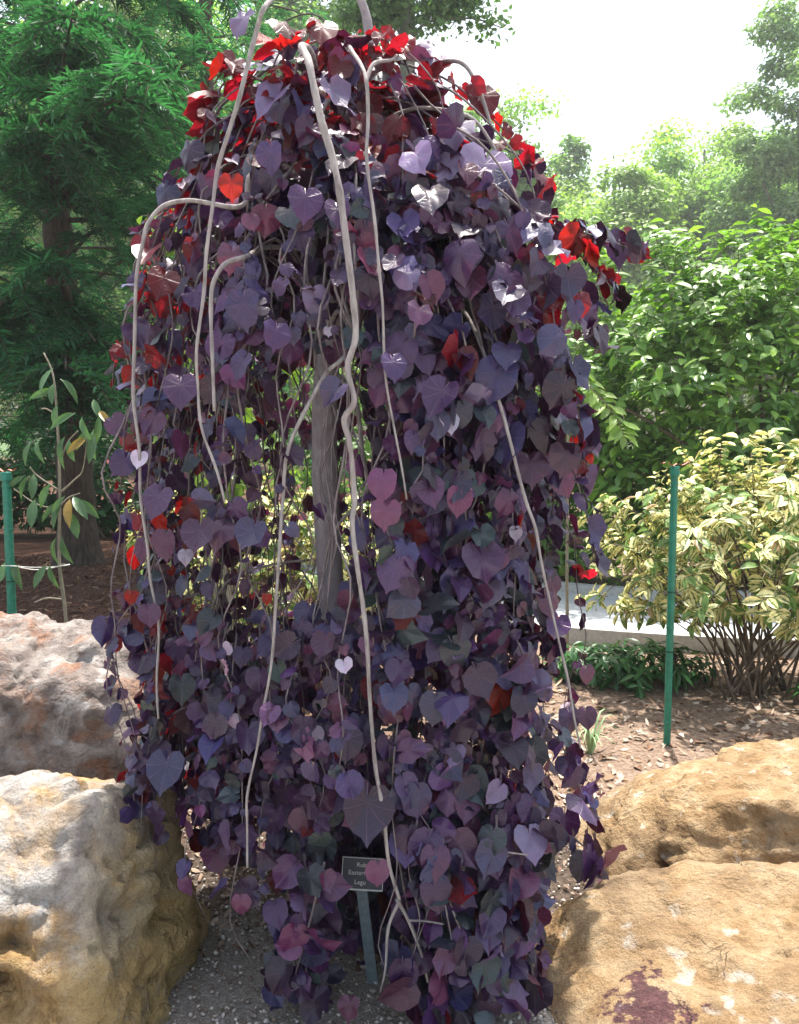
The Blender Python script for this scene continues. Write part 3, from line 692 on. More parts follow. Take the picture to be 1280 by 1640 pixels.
# leaves that can be told apart in the picture: px, py (middle), width in px, turn, colour
LM = [(770, 292, 104, -15, 'L'), (676, 266, 72, 30, 'L'), (728, 222, 70, -10, 'L'), (735, 425, 76, 0, 'P'), (760, 466, 60, 5, 'M'), (700, 646, 76, -22, 'P'), (790, 675, 56, 8, 'N'), (812, 722, 82, 8, 'S'),
 (770, 868, 50, 0, 'G'), (772, 915, 80, 0, 'M'), (612, 785, 62, 5, 'N'), (617, 832, 58, -5, 'N'), (690, 795, 62, 15, 'M'), (668, 510, 50, -18, 'M'), (388, 505, 72, 0, 'S'), (440, 545, 55, 0, 'P'), (380, 592, 58, -35, 'P'),
 (290, 635, 66, 0, 'P'), (985, 410, 74, 20, 'P'), (1030, 408, 42, 60, 'R'), (882, 490, 42, 35, 'R'), (430, 260, 58, 0, 'S'), (488, 335, 66, -5, 'P'), (370, 305, 46, 0, 'O'), (265, 880, 58, 0, 'M'), (322, 868, 66, 5, 'M'),
 (250, 812, 64, -15, 'P'), (240, 992, 46, 0, 'P'), (265, 1245, 78, 0, 'S'), (585, 1312, 100, 0, 'D'), (668, 1292, 66, 10, 'S'), (770, 1402, 62, 0, 'P'), (832, 1405, 78, 0, 'M'), (810, 1462, 54, 0, 'M'),
 (858, 1222, 72, 12, 'G'), (866, 1296, 62, 0, 'P'), (695, 1142, 62, 0, 'S'), (735, 1055, 70, 20, 'G'), (838, 1082, 80, 0, 'M'), (445, 1552, 56, -5, 'B'), (768, 1592, 64, -20, 'L'), (640, 1560, 92, 5, 'B'), (495, 1582, 52, 0, 'G'),
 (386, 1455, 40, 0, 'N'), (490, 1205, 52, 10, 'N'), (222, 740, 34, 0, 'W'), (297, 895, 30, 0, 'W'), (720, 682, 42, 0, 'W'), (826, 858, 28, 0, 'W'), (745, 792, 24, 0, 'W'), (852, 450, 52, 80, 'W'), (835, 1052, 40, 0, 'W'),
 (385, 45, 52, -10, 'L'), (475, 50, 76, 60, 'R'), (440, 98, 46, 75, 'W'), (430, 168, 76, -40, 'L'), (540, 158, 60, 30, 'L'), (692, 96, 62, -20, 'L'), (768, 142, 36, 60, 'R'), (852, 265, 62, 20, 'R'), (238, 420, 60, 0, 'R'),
 (258, 462, 62, -15, 'R'), (322, 214, 26, 0, 'R'), (368, 112, 52, -35, 'R'), (700, 122, 46, 60, 'R'), (345, 120, 46, -40, 'R'), (905, 385, 55, 60, 'P'), (940, 490, 60, 25, 'S'), (952, 545, 44, 10, 'D'),
 (870, 330, 60, 30, 'P'), (605, 1405, 52, 0, 'N'), (650, 1365, 66, 0, 'S'), (690, 1410, 54, 0, 'S'), (520, 1415, 40, 0, 'N'), (555, 1200, 66, 0, 'D'), (630, 595, 54, 0, 'P'), (790, 620, 84, -15, 'S'), (690, 330, 72, 0, 'D'),
 (850, 760, 66, 0, 'M'), (905, 775, 70, 20, 'M'), (800, 900, 44, 0, 'M'), (520, 1040, 50, 0, 'M'), (430, 1150, 44, 0, 'N'), (445, 1160, 44, 0, 'M'), (290, 1110, 56, 0, 'G'), (480, 1180, 40, 0, 'N'), (345, 1170, 52, 0, 'S'),
 (400, 865, 60, -20, 'S'), (230, 400, 44, 0, 'R'), (200, 565, 36, 30, 'R'), (185, 570, 26, -10, 'R'), (205, 605, 34, -30, 'O'), (210, 960, 26, 0, 'O'), (428, 962, 22, 0, 'O'), (940, 385, 44, 40, 'P'), (1010, 385, 40, 40, 'R'),
 (640, 1085, 52, 0, 'P'), (630, 1125, 56, 0, 'S'), (540, 350, 52, 10, 'P'), (600, 420, 40, 0, 'S'), (630, 432, 44, 0, 'P'), (880, 600, 60, -30, 'S'), (915, 1160, 50, 10, 'P'), (940, 1155, 42, 0, 'M'), (920, 1250, 46, 0, 'M'),
 (940, 1085, 36, 0, 'N'), (905, 1330, 66, 0, 'P'), (930, 1395, 60, -20, 'B'), (880, 1350, 56, 0, 'S'), (960, 385, 38, 40, 'L'), (560, 1620, 46, 0, 'M'), (660, 1620, 52, 0, 'M'), (500, 1625, 50, 0, 'D'), (820, 1615, 36, 0, 'W')]
for k, (px, py, w, rot, c) in enumerate(LM):
    Y = front_Y(px, py) - .035 + .03 * rng.random()
    if py > 1350 and 530 < px < 700: Y = min(Y, 2.04)
    w *= .92
    s = w / 1.30 / FPX * Y
    mid_ = np.array(P(px, py, Y)); a = R(rot + rng.normal() * 5)
    d = np.array((math.sin(a), -.12, -math.cos(a)))
    base = mid_ - d * s * .40
    top = np.clip((base[2] - 2.15) / .5, 0, 1)
    n_ = np.array((rng.normal() * .38, -1.0, .34 + .35 * top + rng.normal() * .25))
    if c == 'R': n_ += rng.normal(size=3) * .4
    add_leaf(base, n_, d, s, c, 1000)
# small heart leaves in the middle of the crown, close to the trunk
temps = [heart(.25, .18, .05, 1.0, 0), heart(.35, .30, .06, .95, 1), heart(-.20, .28, .07, 1.05, 2), heart(.50, .12, .05, .92, 3), heart(.12, .5, .09, 1.0, 4, wob=.03), heart(.75, .22, .05, .98, 5), heart(-.45, .15, .07, 1.0, 6), heart(.28, -.28, .09, 1.02, 7, wob=.03), heart(.4, .4, .12, 1.04, 8, wob=.04), heart(-.1, -.3, .11, .97, 9, wob=.03)]
LF = np.array(LF); pick = np.argsort(-LF)[:300]
which = rng.integers(0, len(temps), len(LP)); which[LF >= 1000] = rng.choice([0, 1, 3, 7, 4, 8], (LF >= 1000).sum())
leaf_plant(tree, temps, which, LP, frames(LN, LD), LS, LC, M_RED, pick)
print('redbud leaves', len(LP))

# ------------------------------------------------------------------ plant label on its stake
b = P(600, 1606, 2.27); t = P(579, 1420, 2.27); sgn = thing('plant_label', (b.x, b.y, 0), 'small navy plant label on a flat grey blue stake under the purple leaves', 'plant label')
b.z = -.04
dv = (t - b).normalized()
V, F = [], []
Ms = Matrix.Translation((b + t) / 2) @ dv.to_track_quat('Z', 'X').to_matrix().to_4x4()
Ly = (t - b).length
X = Vector((1, 0, 0)); X = (X - X.dot(dv) * dv).normalized(); Yv = dv.cross(X)
Mr = Matrix((X, Yv, dv)).transposed().to_4x4(); Ms = Matrix.Translation((b + t) / 2) @ Mr
box(V, F, 0, 0, 0, .030, .005, Ly + .06, Ms); box(V, F, .0125, -.004, 0, .004, .004, Ly + .05, Ms)
part('stake', V, F, M_SIGNPOST, sgn, False)
c = P(581, 1399, 2.25); W, H = .118, .088
Mp = Matrix.Translation(c) @ Matrix.Rotation(R(-14), 4, 'X') @ Matrix.Rotation(R(3), 4, 'Y')
V, F = [], []; box(V, F, 0, 0, 0, W, .004, H, Mp); plate = part('plate', V, F, M_SIGN, sgn, False)
V, F = [], []
for (x, z, sx, sz) in ((0, H / 2 - .002, W - .002, .002), (0, -H / 2 + .002, W - .002, .004), (-W / 2 + .002, 0, .002, H - .009), (W / 2 - .002, 0, .002, H - .009)):
    box(V, F, x, -.0035, z, sx, .002, sz, Mp)
part('border', V, F, M_SIGNW, sgn, False)
for txt, z, x, sz in (('Ruby', .024, -.018, .017), ('Eastern', .003, -.040, .017), ('Legu', -.022, -.022, .017)):
    cu = bpy.data.curves.new('lettering', 'FONT'); cu.body = txt; cu.size = sz; cu.extrude = .0004; cu.resolution_u = 3
    o = bpy.data.objects.new('lettering_curve', cu); COL.objects.link(o)
    bpy.context.view_layer.update()
    me = bpy.data.meshes.new_from_object(o.evaluated_get(bpy.context.evaluated_depsgraph_get())); bpy.data.objects.remove(o)
    me.materials.clear(); me.materials.append(M_SIGNW)
    o = bpy.data.objects.new('lettering', me)
    o.matrix_world = Matrix.Translation(-sgn.location) @ Mp @ Matrix.Translation((x, -.0032, z - .006)) @ Matrix.Rotation(R(90), 4, 'X')
    link(o, sgn)

# ------------------------------------------------------------------ green garden stakes
def garden_stake(top, Y, basez, lean, label, r, ribbon):
    tpt = P(top[0], top[1], Y)
    b = Vector((tpt.x - lean, Y, 0)); o = thing('garden_stake', b, label, 'garden stake', None)
    V, F = tube([b - Vector((0, 0, .15)), b.lerp(tpt, .5), tpt], r, r * .97, 30, 10, 0.0)
    part('pole', V, F, M_STAKE, o)
    for k in range(22):        # raised ribs of the coated tube
        q = b.lerp(tpt, .04 + k * .043); V, F = tube([q - Vector((0, 0, .004)), q, q + Vector((0, 0, .004))], r * 1.09, r * 1.09, 4, 10)
        if k in (7, 12): part('band', V, F, M_DARK, o)
        elif k % 4 == 1: part('band', V, F, M_STAKE, o)
    V, F = tube([tpt - Vector((0, 0, .045)), tpt - Vector((0, 0, .02)), tpt + Vector((0, 0, .004))], r * 1.35, r * 1.2, 8, 12)
    part('cap', V, F, M_STAKE, o)
    V, F = [], []
    m = 13
    for i in range(m):
        a = (i / (m - 1) - .5)
        for s in (-.5, .5):
            V.append(tpt + Vector((a * ribbon, s * .022 + .01 * math.sin(a * 9), .012 + .05 * abs(a) ** 1.6 * (1 if a < 0 else .6) + .006 * math.sin(a * 17))))
    for i in range(m - 1): F.append((2 * i, 2 * i + 1, 2 * i + 3, 2 * i + 2))
    for v in list(V): V.append(v + Vector((0, 0, -.003)))
    nn = 2 * m
    for i in range(m - 1): F.append((nn + 2 * i, nn + 2 * i + 2, nn + 2 * i + 3, nn + 2 * i + 1))
    part('ribbon', V, F, M_PINK, o)
    return o, b, tpt
garden_stake((1081, 748), 4.15, 0, .0, 'green ribbed garden stake behind the golden boulder, before the cream shrub', .0185, .14)
_, lb, lt = garden_stake((10, 757), 4.62, 0, .0, 'green garden stake tied to the sapling behind the grey boulder', .024, .12)

# ------------------------------------------------------------------ staked sapling with drooping leaves
sY = 4.72
sb = P(107, 985, sY); sap = thing('sapling', (sb.x, sY, 0), 'thin young sapling with drooping long green leaves behind the grey boulder', 'sapling')
stem = [Vector((sb.x + .02, sY, -.05)), P(104, 975, sY), P(95, 900, sY), P(96, 800, sY), P(94, 720, sY), P(91, 665, sY), P(88, 620, sY), P(82, 590, sY), P(70, 565, sY)]
V, F = tube(stem, .011, .004, 40, 7, .12); part('stem', V, F, M_PALETWIG, sap)
for pts in ([(96, 790), (120, 768), (133, 752), (140, 700)], [(94, 785), (60, 762), (48, 748)], [(94, 815), (60, 808), (22, 783)], [(95, 745), (108, 710), (125, 690)], [(91, 665), (75, 655), (66, 655)], [(100, 960), (75, 958), (55, 965)], [(95, 812), (110, 797), (128, 790)], [(95, 905), (104, 903)]):
    V, F = tube([P(x, y, sY - .02 * i) for i, (x, y) in enumerate(pts)], .0055, .003, 12, 6, .1); part('branch', V, F, M_PALETWIG, sap)
SL = [(104, 795, -35), (112, 800, 10), (100, 800, -8), (118, 796, 35), (126, 800, 52), (96, 805, -40), (112, 820, 20), (140, 690, -30), (150, 690, 8), (158, 668, 2), (140, 700, -55), (152, 700, -10), (132, 668, 20), (160, 660, 40), (120, 662, -50), (110, 705, 25), (104, 700, 0), (50, 708, -5), (62, 705, 18), (48, 762, -30), (54, 760, 6), (40, 762, -55), (56, 800, 4), (80, 775, -28),
      (86, 615, 0), (98, 608, 50), (84, 622, -60), (92, 648, -12), (75, 905, -22), (80, 905, 22), (90, 862, -25), (10, 900, -20), (22, 898, 20), (100, 860, 30), (150, 640, 20), (85, 590, -20)]
tl = [lance(.33, .6, .3, 5, .06), lance(.28, 1.0, .45, 5, .06), lance(.37, .4, .2, 5, .06)]
lp, ln, ld, ls, lc = [], [], [], [], []
for x, y, a in SL:
    a = R(a + rng.normal() * 4); lp.append(P(x, y, sY - .04 - rng.random() * .08))
    ld.append((math.sin(a), -.25 + rng.normal() * .15, -math.cos(a))); ln.append((rng.normal() * .35, -.8, .5 + rng.normal() * .2))
    ls.append(rng.uniform(.12, .17)); g_ = rng.uniform(.7, 1.3)
    lc.append((.08 * g_, .165 * g_, .065 * g_, .22) if rng.random() < .985 else (.30, .20, .05, .3))
leaf_plant(sap, tl, rng.integers(0, 3, len(lp)), lp, frames(ln, ld), ls, lc, M_GREEN, np.arange(len(lp)))
# the white tie between the left stake and the sapling
q0 = P(14, 905, 4.62); q1 = P(103, 905, sY)
V, F = [], []
tube([q0 + Vector((-.026, -.028, 0)), q0 + Vector((.03, -.028, 0)), q0.lerp(q1, .35) + Vector((0, 0, -.012)), q0.lerp(q1, .7) + Vector((0, 0, -.012)), q1 + Vector((.012, -.012, 0)), q1 + Vector((.014, .012, 0)), q0.lerp(q1, .5) + Vector((0, .02, -.03)), q0 + Vector((.02, .03, -.012)), q0 + Vector((-.028, .02, 0))], .0028, .0028, 40, 5, 0, V, F)
tag(part('string_tie', V, F, M_STRING), 'white string tie looped round the left green stake and the sapling stem', 'string')

# ------------------------------------------------------------------ shrubs
def shrub(root, c, rad, ntwig, nleaf, temps, size, colf, mat, stem_mat, nstem=14, twig_len=.22, low=.25, up=.5, pickn=300, droop=.2, seed=0, base_spread=.25, stem_r=.012, lump=.35, fill=.45):
    g = np.random.default_rng(seed)
    c = np.array(c, float); rad = np.array(rad, float)
    base = np.array(root.location)
    lp, ln, ld, ls, lc = [], [], [], [], []
    ends = []
    k = 0
    while len(ends) < ntwig and k < ntwig * 20:
        k += 1
        d = g.normal(size=3); d /= np.linalg.norm(d)
        rr = g.uniform(fill, 1.0) ** .5
        rr *= 1 + lump * noise.noise(Vector(d * 2.3 + seed)) + lump * .5 * noise.noise(Vector(d * 5.3 + seed))
        p = c + d * rad * rr
        if p[2] < low + .15 * g.random(): continue
        ends.append((p, d))
    stems = []
    for i in range(nstem):
        a = g.uniform(0, 2 * math.pi); e = ends[g.integers(len(ends))][0]
        b = base + np.array((math.cos(a), math.sin(a), 0)) * base_spread * g.random()
        b[2] = -.05
        m = b * .5 + e * .5 + np.array((g.normal() * .06, g.normal() * .06, .12 * rad[2])); m[:2] = b[:2] * .62 + e[:2] * .38
        V, F = tube([b, m, e], stem_r * g.uniform(.6, 1.2), stem_r * .2, 14, 6, .12)
        part('stem', V, F, stem_mat, root)
        stems.append([b, m, e])
    VT, FT = [], []
    for p, d in ends:
        dr = d * np.array((1, 1, .6)) + np.array((0, 0, up)) + g.normal(size=3) * .35; dr /= np.linalg.norm(dr)
        L = twig_len * g.uniform(.6, 1.3)
        p0 = p - dr * L
        tube([p0, p0 + dr * L * .5 + g.normal(size=3) * .008, p], .0035, .0012, 3, 3, 0, VT, FT)
        t = (np.arange(nleaf) + g.random(nleaf)) / nleaf; t1 = t[:, None]
        q = p0 + dr * L * (.25 + .75 * t1)
        sv = g.normal(size=(nleaf, 3)); sv -= (sv @ dr)[:, None] * dr; sv /= np.linalg.norm(sv, axis=1, keepdims=True) + 1e-9
        lp.append(q); ld.append(dr * (.35 + .5 * t1) + sv * .8 + np.array((0, 0, -droop)))
        ln.append(dr * .5 + np.array((0, 0, .75)) + d * .35 + g.normal(size=(nleaf, 3)) * .25)
        ls.append(size * g.uniform(.6, 1.25, nleaf)); lc.append([colf(g, None, x) for x in t])
    lp, ld, ln, ls, lc = map(np.concatenate, (lp, ld, ln, ls, lc))
    part('twigs', VT, FT, stem_mat, root)['kind'] = 'stuff'
    px = np.array([PIX(p) for p in lp])
    vis = (px[:, 0] > -10) & (px[:, 0] < 1290) & (px[:, 1] > 0) & (px[:, 1] < 1640)
    near = ((lp - c) / rad)[:, 1]
    sc = ls / lp[:, 1] * (1.2 - .8 * near) * np.where(vis, 1, .01) * g.uniform(.7, 1.0, len(lp))
    pick = np.argsort(-sc)[:pickn]
    leaf_plant(root, temps, g.integers(0, len(temps), len(lp)), lp, frames(ln, ld), ls, lc, mat, pick)

TV = [lance(.46, .5, .2, 4, .05), lance(.40, .2, .35, 4, .05), lance(.5, .8, .1, 4, .05)]
TG = [lance(.44, .4, .15, 4, .06, .15), lance(.40, .2, .3, 4, .06, .1), lance(.5, .6, .1, 4, .06, .2)]
def c_vari(g, q, t):
    s = g.uniform(.75, 1.15)
    if g.random() < .26: return (.20 * s, .33 * s, .09 * s, .25)
    if g.random() < .04: return (.30 * s, .19 * s, .09 * s, .15)
    return (.80 * s, .74 * s, .36 * s, .25)
def c_green(g, q, t):
    s = g.uniform(.6, 1.35); y = t * g.random()
    return ((.12 + .14 * y) * s, (.24 + .18 * y) * s, .065 * s, .32)
def c_light(g, q, t):
    s = g.uniform(.7, 1.3)
    return (.17 * s, .27 * s, .05 * s, .35)
def c_dark(g, q, t):
    s = g.uniform(.6, 1.3)
    return (.045 * s, .14 * s, .04 * s, .2)
r = thing('variegated_shrub', (2.15, 5.0, 0), 'cream and green variegated shrub with bare lower stems beside the green stake', 'shrub')
shrub(r, (2.25, 5.0, .90), (1.14, .75, .66), 540, 9, TV, .09, c_vari, M_VARI, M_TWIG, 44, .2, .40, .45, seed=3, base_spread=.3, stem_r=.011)
r = thing('variegated_shrub', (-.75, 5.3, 0), 'cream variegated shrub seen through the gaps behind the purple weeping tree', 'shrub')
shrub(r, (-.75, 5.3, .72), (.95, .6, .62), 380, 9, TV, .082, c_vari, M_VARI, M_TWIG, 22, .2, .15, .45, seed=4, pickn=120, base_spread=.3)
r = thing('evergreen_shrub', (3.9, 8.8, 0), 'tall glossy dark green shrub rising behind the cream variegated shrub', 'shrub')
shrub(r, (3.75, 8.6, 1.85), (2.75, 1.4, 1.95), 2700, 9, TG, .14, c_green, M_GREEN, M_TWIG, 26, .32, .12, .55, seed=5, base_spread=.5, stem_r=.03, fill=.3)
r = thing('evergreen_shrub', (.4, 9.3, 0), 'lower glossy green shrub behind the purple weeping tree, beyond the path', 'shrub')
shrub(r, (.1, 9.6, 1.2), (1.9, 1.0, 1.55), 700, 9, TG, .125, c_green, M_GREEN, M_TWIG, 16, .32, .2, .55, seed=6, pickn=100, base_spread=.4, stem_r=.025)
r = thing('evergreen_shrub', (1.9, 9.0, 0), 'low glossy green shrub across the paved path, left of the tall evergreen shrub', 'shrub')
shrub(r, (1.75, 9.0, .75), (1.25, .6, .85), 420, 9, TG, .125, c_green, M_GREEN, M_TWIG, 12, .3, .05, .55, seed=16, pickn=100, base_spread=.4, stem_r=.02)
r = thing('leafy_young_tree', (-.95, 4.6, 0), 'slender young tree with light yellow green leaves close behind the purple tree', 'tree')
shrub(r, (-.92, 4.6, 2.05), (.55, .45, 1.05), 120, 7, TG, .095, c_light, M_GREEN, M_PALETWIG, 6, .25, .9, .3, seed=7, pickn=100, base_spread=.05, stem_r=.012)
r = thing('groundcover_clump', (1.35, 5.25, 0), 'low dark green clump of narrow leaves before the paved path', 'plant')
shrub(r, (1.45, 5.25, .10), (.55, .28, .18), 150, 8, [lance(.25, .3, .3, 4, .05)], .10, c_dark, M_GREEN, M_TWIG, 8, .12, .02, .4, seed=8, pickn=150, base_spread=.3, stem_r=.004)
r = thing('groundcover_clump', (2.75, 5.0, 0), 'low dark green leafy clump under the right side of the cream shrub', 'plant')
shrub(r, (2.75, 4.75, .12), (.5, .25, .20), 120, 8, [lance(.3, .3, .3, 4, .05)], .10, c_dark, M_GREEN, M_TWIG, 8, .12, .02, .4, seed=9, pickn=120, base_spread=.3, stem_r=.004)
# leafy shoot of light leaves reaching out beside the weeping tree
r = thing('leafy_shoot', (1.22, 6.0, 0), 'slim light green shoot with narrow leaves at the right edge of the purple tree', 'plant')
sh = [(1.22, 6.0, -.05), (1.2, 6.0, .9), P(915, 590, 5.9), P(950, 625, 5.8), P(985, 665, 5.75), P(1000, 700, 5.75)]
V, F = tube(sh, .012, .003, 30, 6, .1); part('stem', V, F, M_PALETWIG, r)
path = catmull(sh, 100); lp, ln, ld, ls, lc = [], [], [], [], []
for i in range(34, 100, 3):
    for s in (-1, 1):
        t = np.array(path[min(i + 1, 99)]) - np.array(path[i - 1]); t /= np.linalg.norm(t)
        lp.append(path[i]); ld.append(t * .6 + np.array((s * .8, -.2, .25 * s)) + rng.normal(size=3) * .2); ln.append((rng.normal() * .3, -.6, .8)); ls.append(rng.uniform(.09, .15)); lc.append(c_light(rng, None, 0))
leaf_plant(r, TG, rng.integers(0, 3, len(lp)), lp, frames(ln, ld), ls, lc, M_GREEN, np.arange(len(lp)))
# strap leaved plant by the golden boulder
bp = P(945, 1215, 4.0); bp.z = 0
r = thing('strap_leaf_plant', bp, 'small pale green strap leaved plant at the back of the golden boulder', 'plant')
for i in range(16):
    a = rng.uniform(0, 2 * math.pi); L = rng.uniform(.14, .28); dv = np.array((math.cos(a), math.sin(a), 0))
    c = catmull([np.array(bp) + dv * .01, np.array(bp) + dv * L * .35 + (0, 0, L * .7), np.array(bp) + dv * L * .9 + (0, 0, L * .55)], 7)
    sd_ = np.cross(dv, (0, 0, 1)); V, F = [], []
    for j, p in enumerate(c):
        w = .006 * (1 - (j / 6) ** 2 * .9); V += [p - sd_ * w, p + (0, 0, -.002), p + sd_ * w]
    for j in range(6): F += [(3 * j, 3 * j + 1, 3 * j + 4, 3 * j + 3), (3 * j + 1, 3 * j + 2, 3 * j + 5, 3 * j + 4)]
    if i == 0: M_STRAP = simple('strap_leaf', (.22, .33, .16), .5, .4, .2)
    part('leaf', V, F, M_STRAP, r)

# ------------------------------------------------------------------ conifer on the left
BL = (np.array([(-.5, 0, 0), (0, -.35, .0), (0, -1, -.08), (.5, 0, 0)]) * 0)  # replaced below
NV = np.array([(0, 0, 0), (-.075, -.45, .02), (0, -1, -.12), (.075, -.45, .02)]); NTf = np.array([(0, 1, 2), (0, 2, 3)]); NU = np.zeros((4, 2))
def conifer(root, trunk, z_range, nlimb, seed, reach=(2.2, 3.8), extra=(), per=15, shoots=44):
    g = np.random.default_rng(seed)
    lp, ld, ln, ls, lc = [], [], [], [], []
    tr = catmull(trunk, 80)
    V, F = tube(trunk, .24, .07, 50, 12, .08, flare=.5); part('trunk', V, F, M_CBARK, root)
    tz = np.array([p[2] for p in tr])
    VT, FT = [], []
    limbs = [list(e) for e in extra]
    for i in range(nlimb):
        z = z_range[0] + (z_range[1] - z_range[0]) * (i + g.random()) / nlimb
        p0 = tr[int(np.argmin(abs(tz - z)))]
        a = i * 2.4 + g.normal() * .3; L = g.uniform(*reach) * (1 - .35 * (z - z_range[0]) / (z_range[1] - z_range[0]))
        d = np.array((math.cos(a), math.sin(a), 0)); up = g.uniform(.0, .35)
        limbs.append([p0, p0 + d * L * .35 + (0, 0, L * up * .5), p0 + d * L * .7 + (0, 0, L * up * .55) + g.normal(size=3) * .1, p0 + d * L + (0, 0, L * (up * .3 - .12))])
    for i, lm in enumerate(limbs):
        lm = [np.array(p, float) for p in lm]
        big = i < len(extra)
        V, F = tube(lm, .075 if i < min(6, len(extra)) else g.uniform(.018, .036), .006, 16, 7, .12); part('limb', V, F, M_CBARK, root)
        c = catmull(lm, 40)
        for s in range(per + (4 if big else 0)):
            t = g.uniform(.22, 1.0); k = min(int(t * 39), 38)
            tg = c[k + 1] - c[k]; tg /= np.linalg.norm(tg)
            sd_ = np.cross(tg, (0, 0, 1)); sd_ /= np.linalg.norm(sd_) + 1e-9
            sg = 1 if s % 2 else -1
            dr = tg * g.uniform(.3, .9) + sd_ * sg * g.uniform(.4, 1.0) + np.array((0, 0, g.uniform(-.45, .15))); dr /= np.linalg.norm(dr)
            L = g.uniform(.45, .95); q0 = c[k]
            e1 = q0 + dr * L * .5; e2 = q0 + dr * L * .95 + np.array((0, 0, -L * g.uniform(.15, .5)))
            sp_ = catmull([q0, e1, e2], 24)
            tube([q0, e1, e2], .006, .002, 5, 3, 0, VT, FT)
            tint = g.uniform(.5, 1.65)
            u = .08 + .92 * (np.arange(shoots) + g.random(shoots)) / shoots; kk = np.minimum((u * 23).astype(int), 22)
            spa = np.array(sp_); tt = spa[kk + 1] - spa[kk]; tt /= np.linalg.norm(tt, axis=1, keepdims=True)
            s2 = np.cross(tt, (0, 0, 1.0)); s2 /= np.linalg.norm(s2, axis=1, keepdims=True) + 1e-9
            s3 = np.where(np.arange(shoots) % 2, 1.0, -1.0)[:, None]
            lp.append(spa[kk]); ld.append(tt * .75 + s2 * s3 * .8 + np.array((0, 0, -.25)) + g.normal(size=(shoots, 3)) * .14)
            ln.append(np.array((0, 0, 1.0)) + g.normal(size=(shoots, 3)) * .4)
            ls.append(g.uniform(.10, .20, shoots) * (1.15 - .45 * u)); w = (tint * g.uniform(.8, 1.2, shoots))[:, None]
            lc.append(np.concatenate([np.array((.036, .125, .060)) * w, np.full((shoots, 1), .36)], axis=1))
    lp, ld, ln, ls, lc = map(np.concatenate, (lp, ld, ln, ls, lc))
    o = part('twigs', VT, FT, M_CBARK, root); o['kind'] = 'stuff'
    me = scatter_mesh('foliage', [(NV, NTf, NU)], np.zeros(len(lp), int), lp, frames(ln, ld), ls, lc, M_CONI, root.location)
    o = bpy.data.objects.new('foliage', me); o['kind'] = 'stuff'; link(o, root)
cY = 10.2
cb = P(125, 880, cY); ct = thing('conifer_tree', (cb.x, cY, 0), 'large dark green feathery conifer with a dark trunk behind the sapling', 'tree')
ctrunk = [(cb.x, cY, -.1), tuple(P(122, 800, cY)), tuple(P(110, 600, cY)), tuple(P(95, 400, cY)), tuple(P(82, 250, cY)), tuple(P(75, 100, cY)), tuple(P(68, -100, cY)), tuple(P(66, -600, cY))]
lim = [[P(88, 215, cY), P(130, 200, cY - .3), P(210, 150, cY - .7), P(345, 80, cY - 1.1)],
       [P(80, 170, cY), P(60, 110, cY - .3), P(20, 60, cY - .6), P(-60, 0, cY - .8)],
       [P(100, 430, cY), P(60, 420, cY - .3), P(20, 395, cY - .7), P(-60, 380, cY - 1.2)],
       [P(92, 260, cY), P(160, 235, cY + .2), P(250, 210, cY + .2), P(330, 180, cY + .2)],
       [P(104, 500, cY), P(110, 480, cY - .8), P(90, 430, cY - 2.0), P(80, 420, cY - 2.8)],
       [P(110, 560, cY), P(150, 560, cY - .8), P(220, 570, cY - 1.8), P(270, 600, cY - 2.4)]]
g_ = np.random.default_rng(77)
for i in range(26):
    py = g_.uniform(20, 690); px = g_.uniform(-70, 335); Yn = g_.uniform(6.6, 9.2)
    e = np.array(P(px, py, Yn)); z0 = e[2] + g_.uniform(-.3, .5); k = min(catmull(ctrunk, 60), key=lambda q: abs(q[2] - z0))
    lim.append([k, k * .65 + e * .35 + (0, 0, .25), k * .3 + e * .7 + (0, 0, .22), e])
conifer(ct, ctrunk, (1.5, 9.0), 62, 21, extra=lim, per=18, shoots=60)
c2 = thing('conifer_tree', (-8.2, 14.5, 0), 'feathery conifer standing farther back beyond the dark trunked conifer', 'tree')
conifer(c2, [(-8.2, 14.5, -.1), (-8.1, 14.5, 3), (-8.2, 14.5, 7), (-8.2, 14.5, 13)], (1.0, 11), 70, 22, (2.4, 4.0), per=11, shoots=34)
c3 = thing('conifer_tree', (-3.4, 15.0, 0), 'second feathery conifer between the dark trunked conifer and the weeping tree', 'tree')
conifer(c3, [(-3.4, 15.0, -.1), (-3.4, 15.0, 3), (-3.3, 15.0, 7), (-3.3, 15.0, 13)], (.9, 11), 70, 23, (2.0, 3.6), per=11, shoots=34)

r = thing('understorey_shrub', (-4.9, 13.2, 0), 'dark green understorey shrub beneath the conifers, beyond the mulch', 'shrub')
shrub(r, (-4.9, 13.2, .8), (1.9, .6, .9), 420, 9, TG, .16, c_dark, M_GREEN, M_TWIG, 10, .3, .05, .5, seed=17, pickn=0, base_spread=.6, stem_r=.02)
r = thing('understorey_shrub', (-8.2, 13.0, 0), 'dark green understorey shrub at the outer edge of the mulch bed', 'shrub')
shrub(r, (-8.0, 12.8, .8), (1.9, .6, .95), 420, 9, TG, .16, c_dark, M_GREEN, M_TWIG, 10, .3, .05, .5, seed=18, pickn=0, base_spread=.6, stem_r=.02)
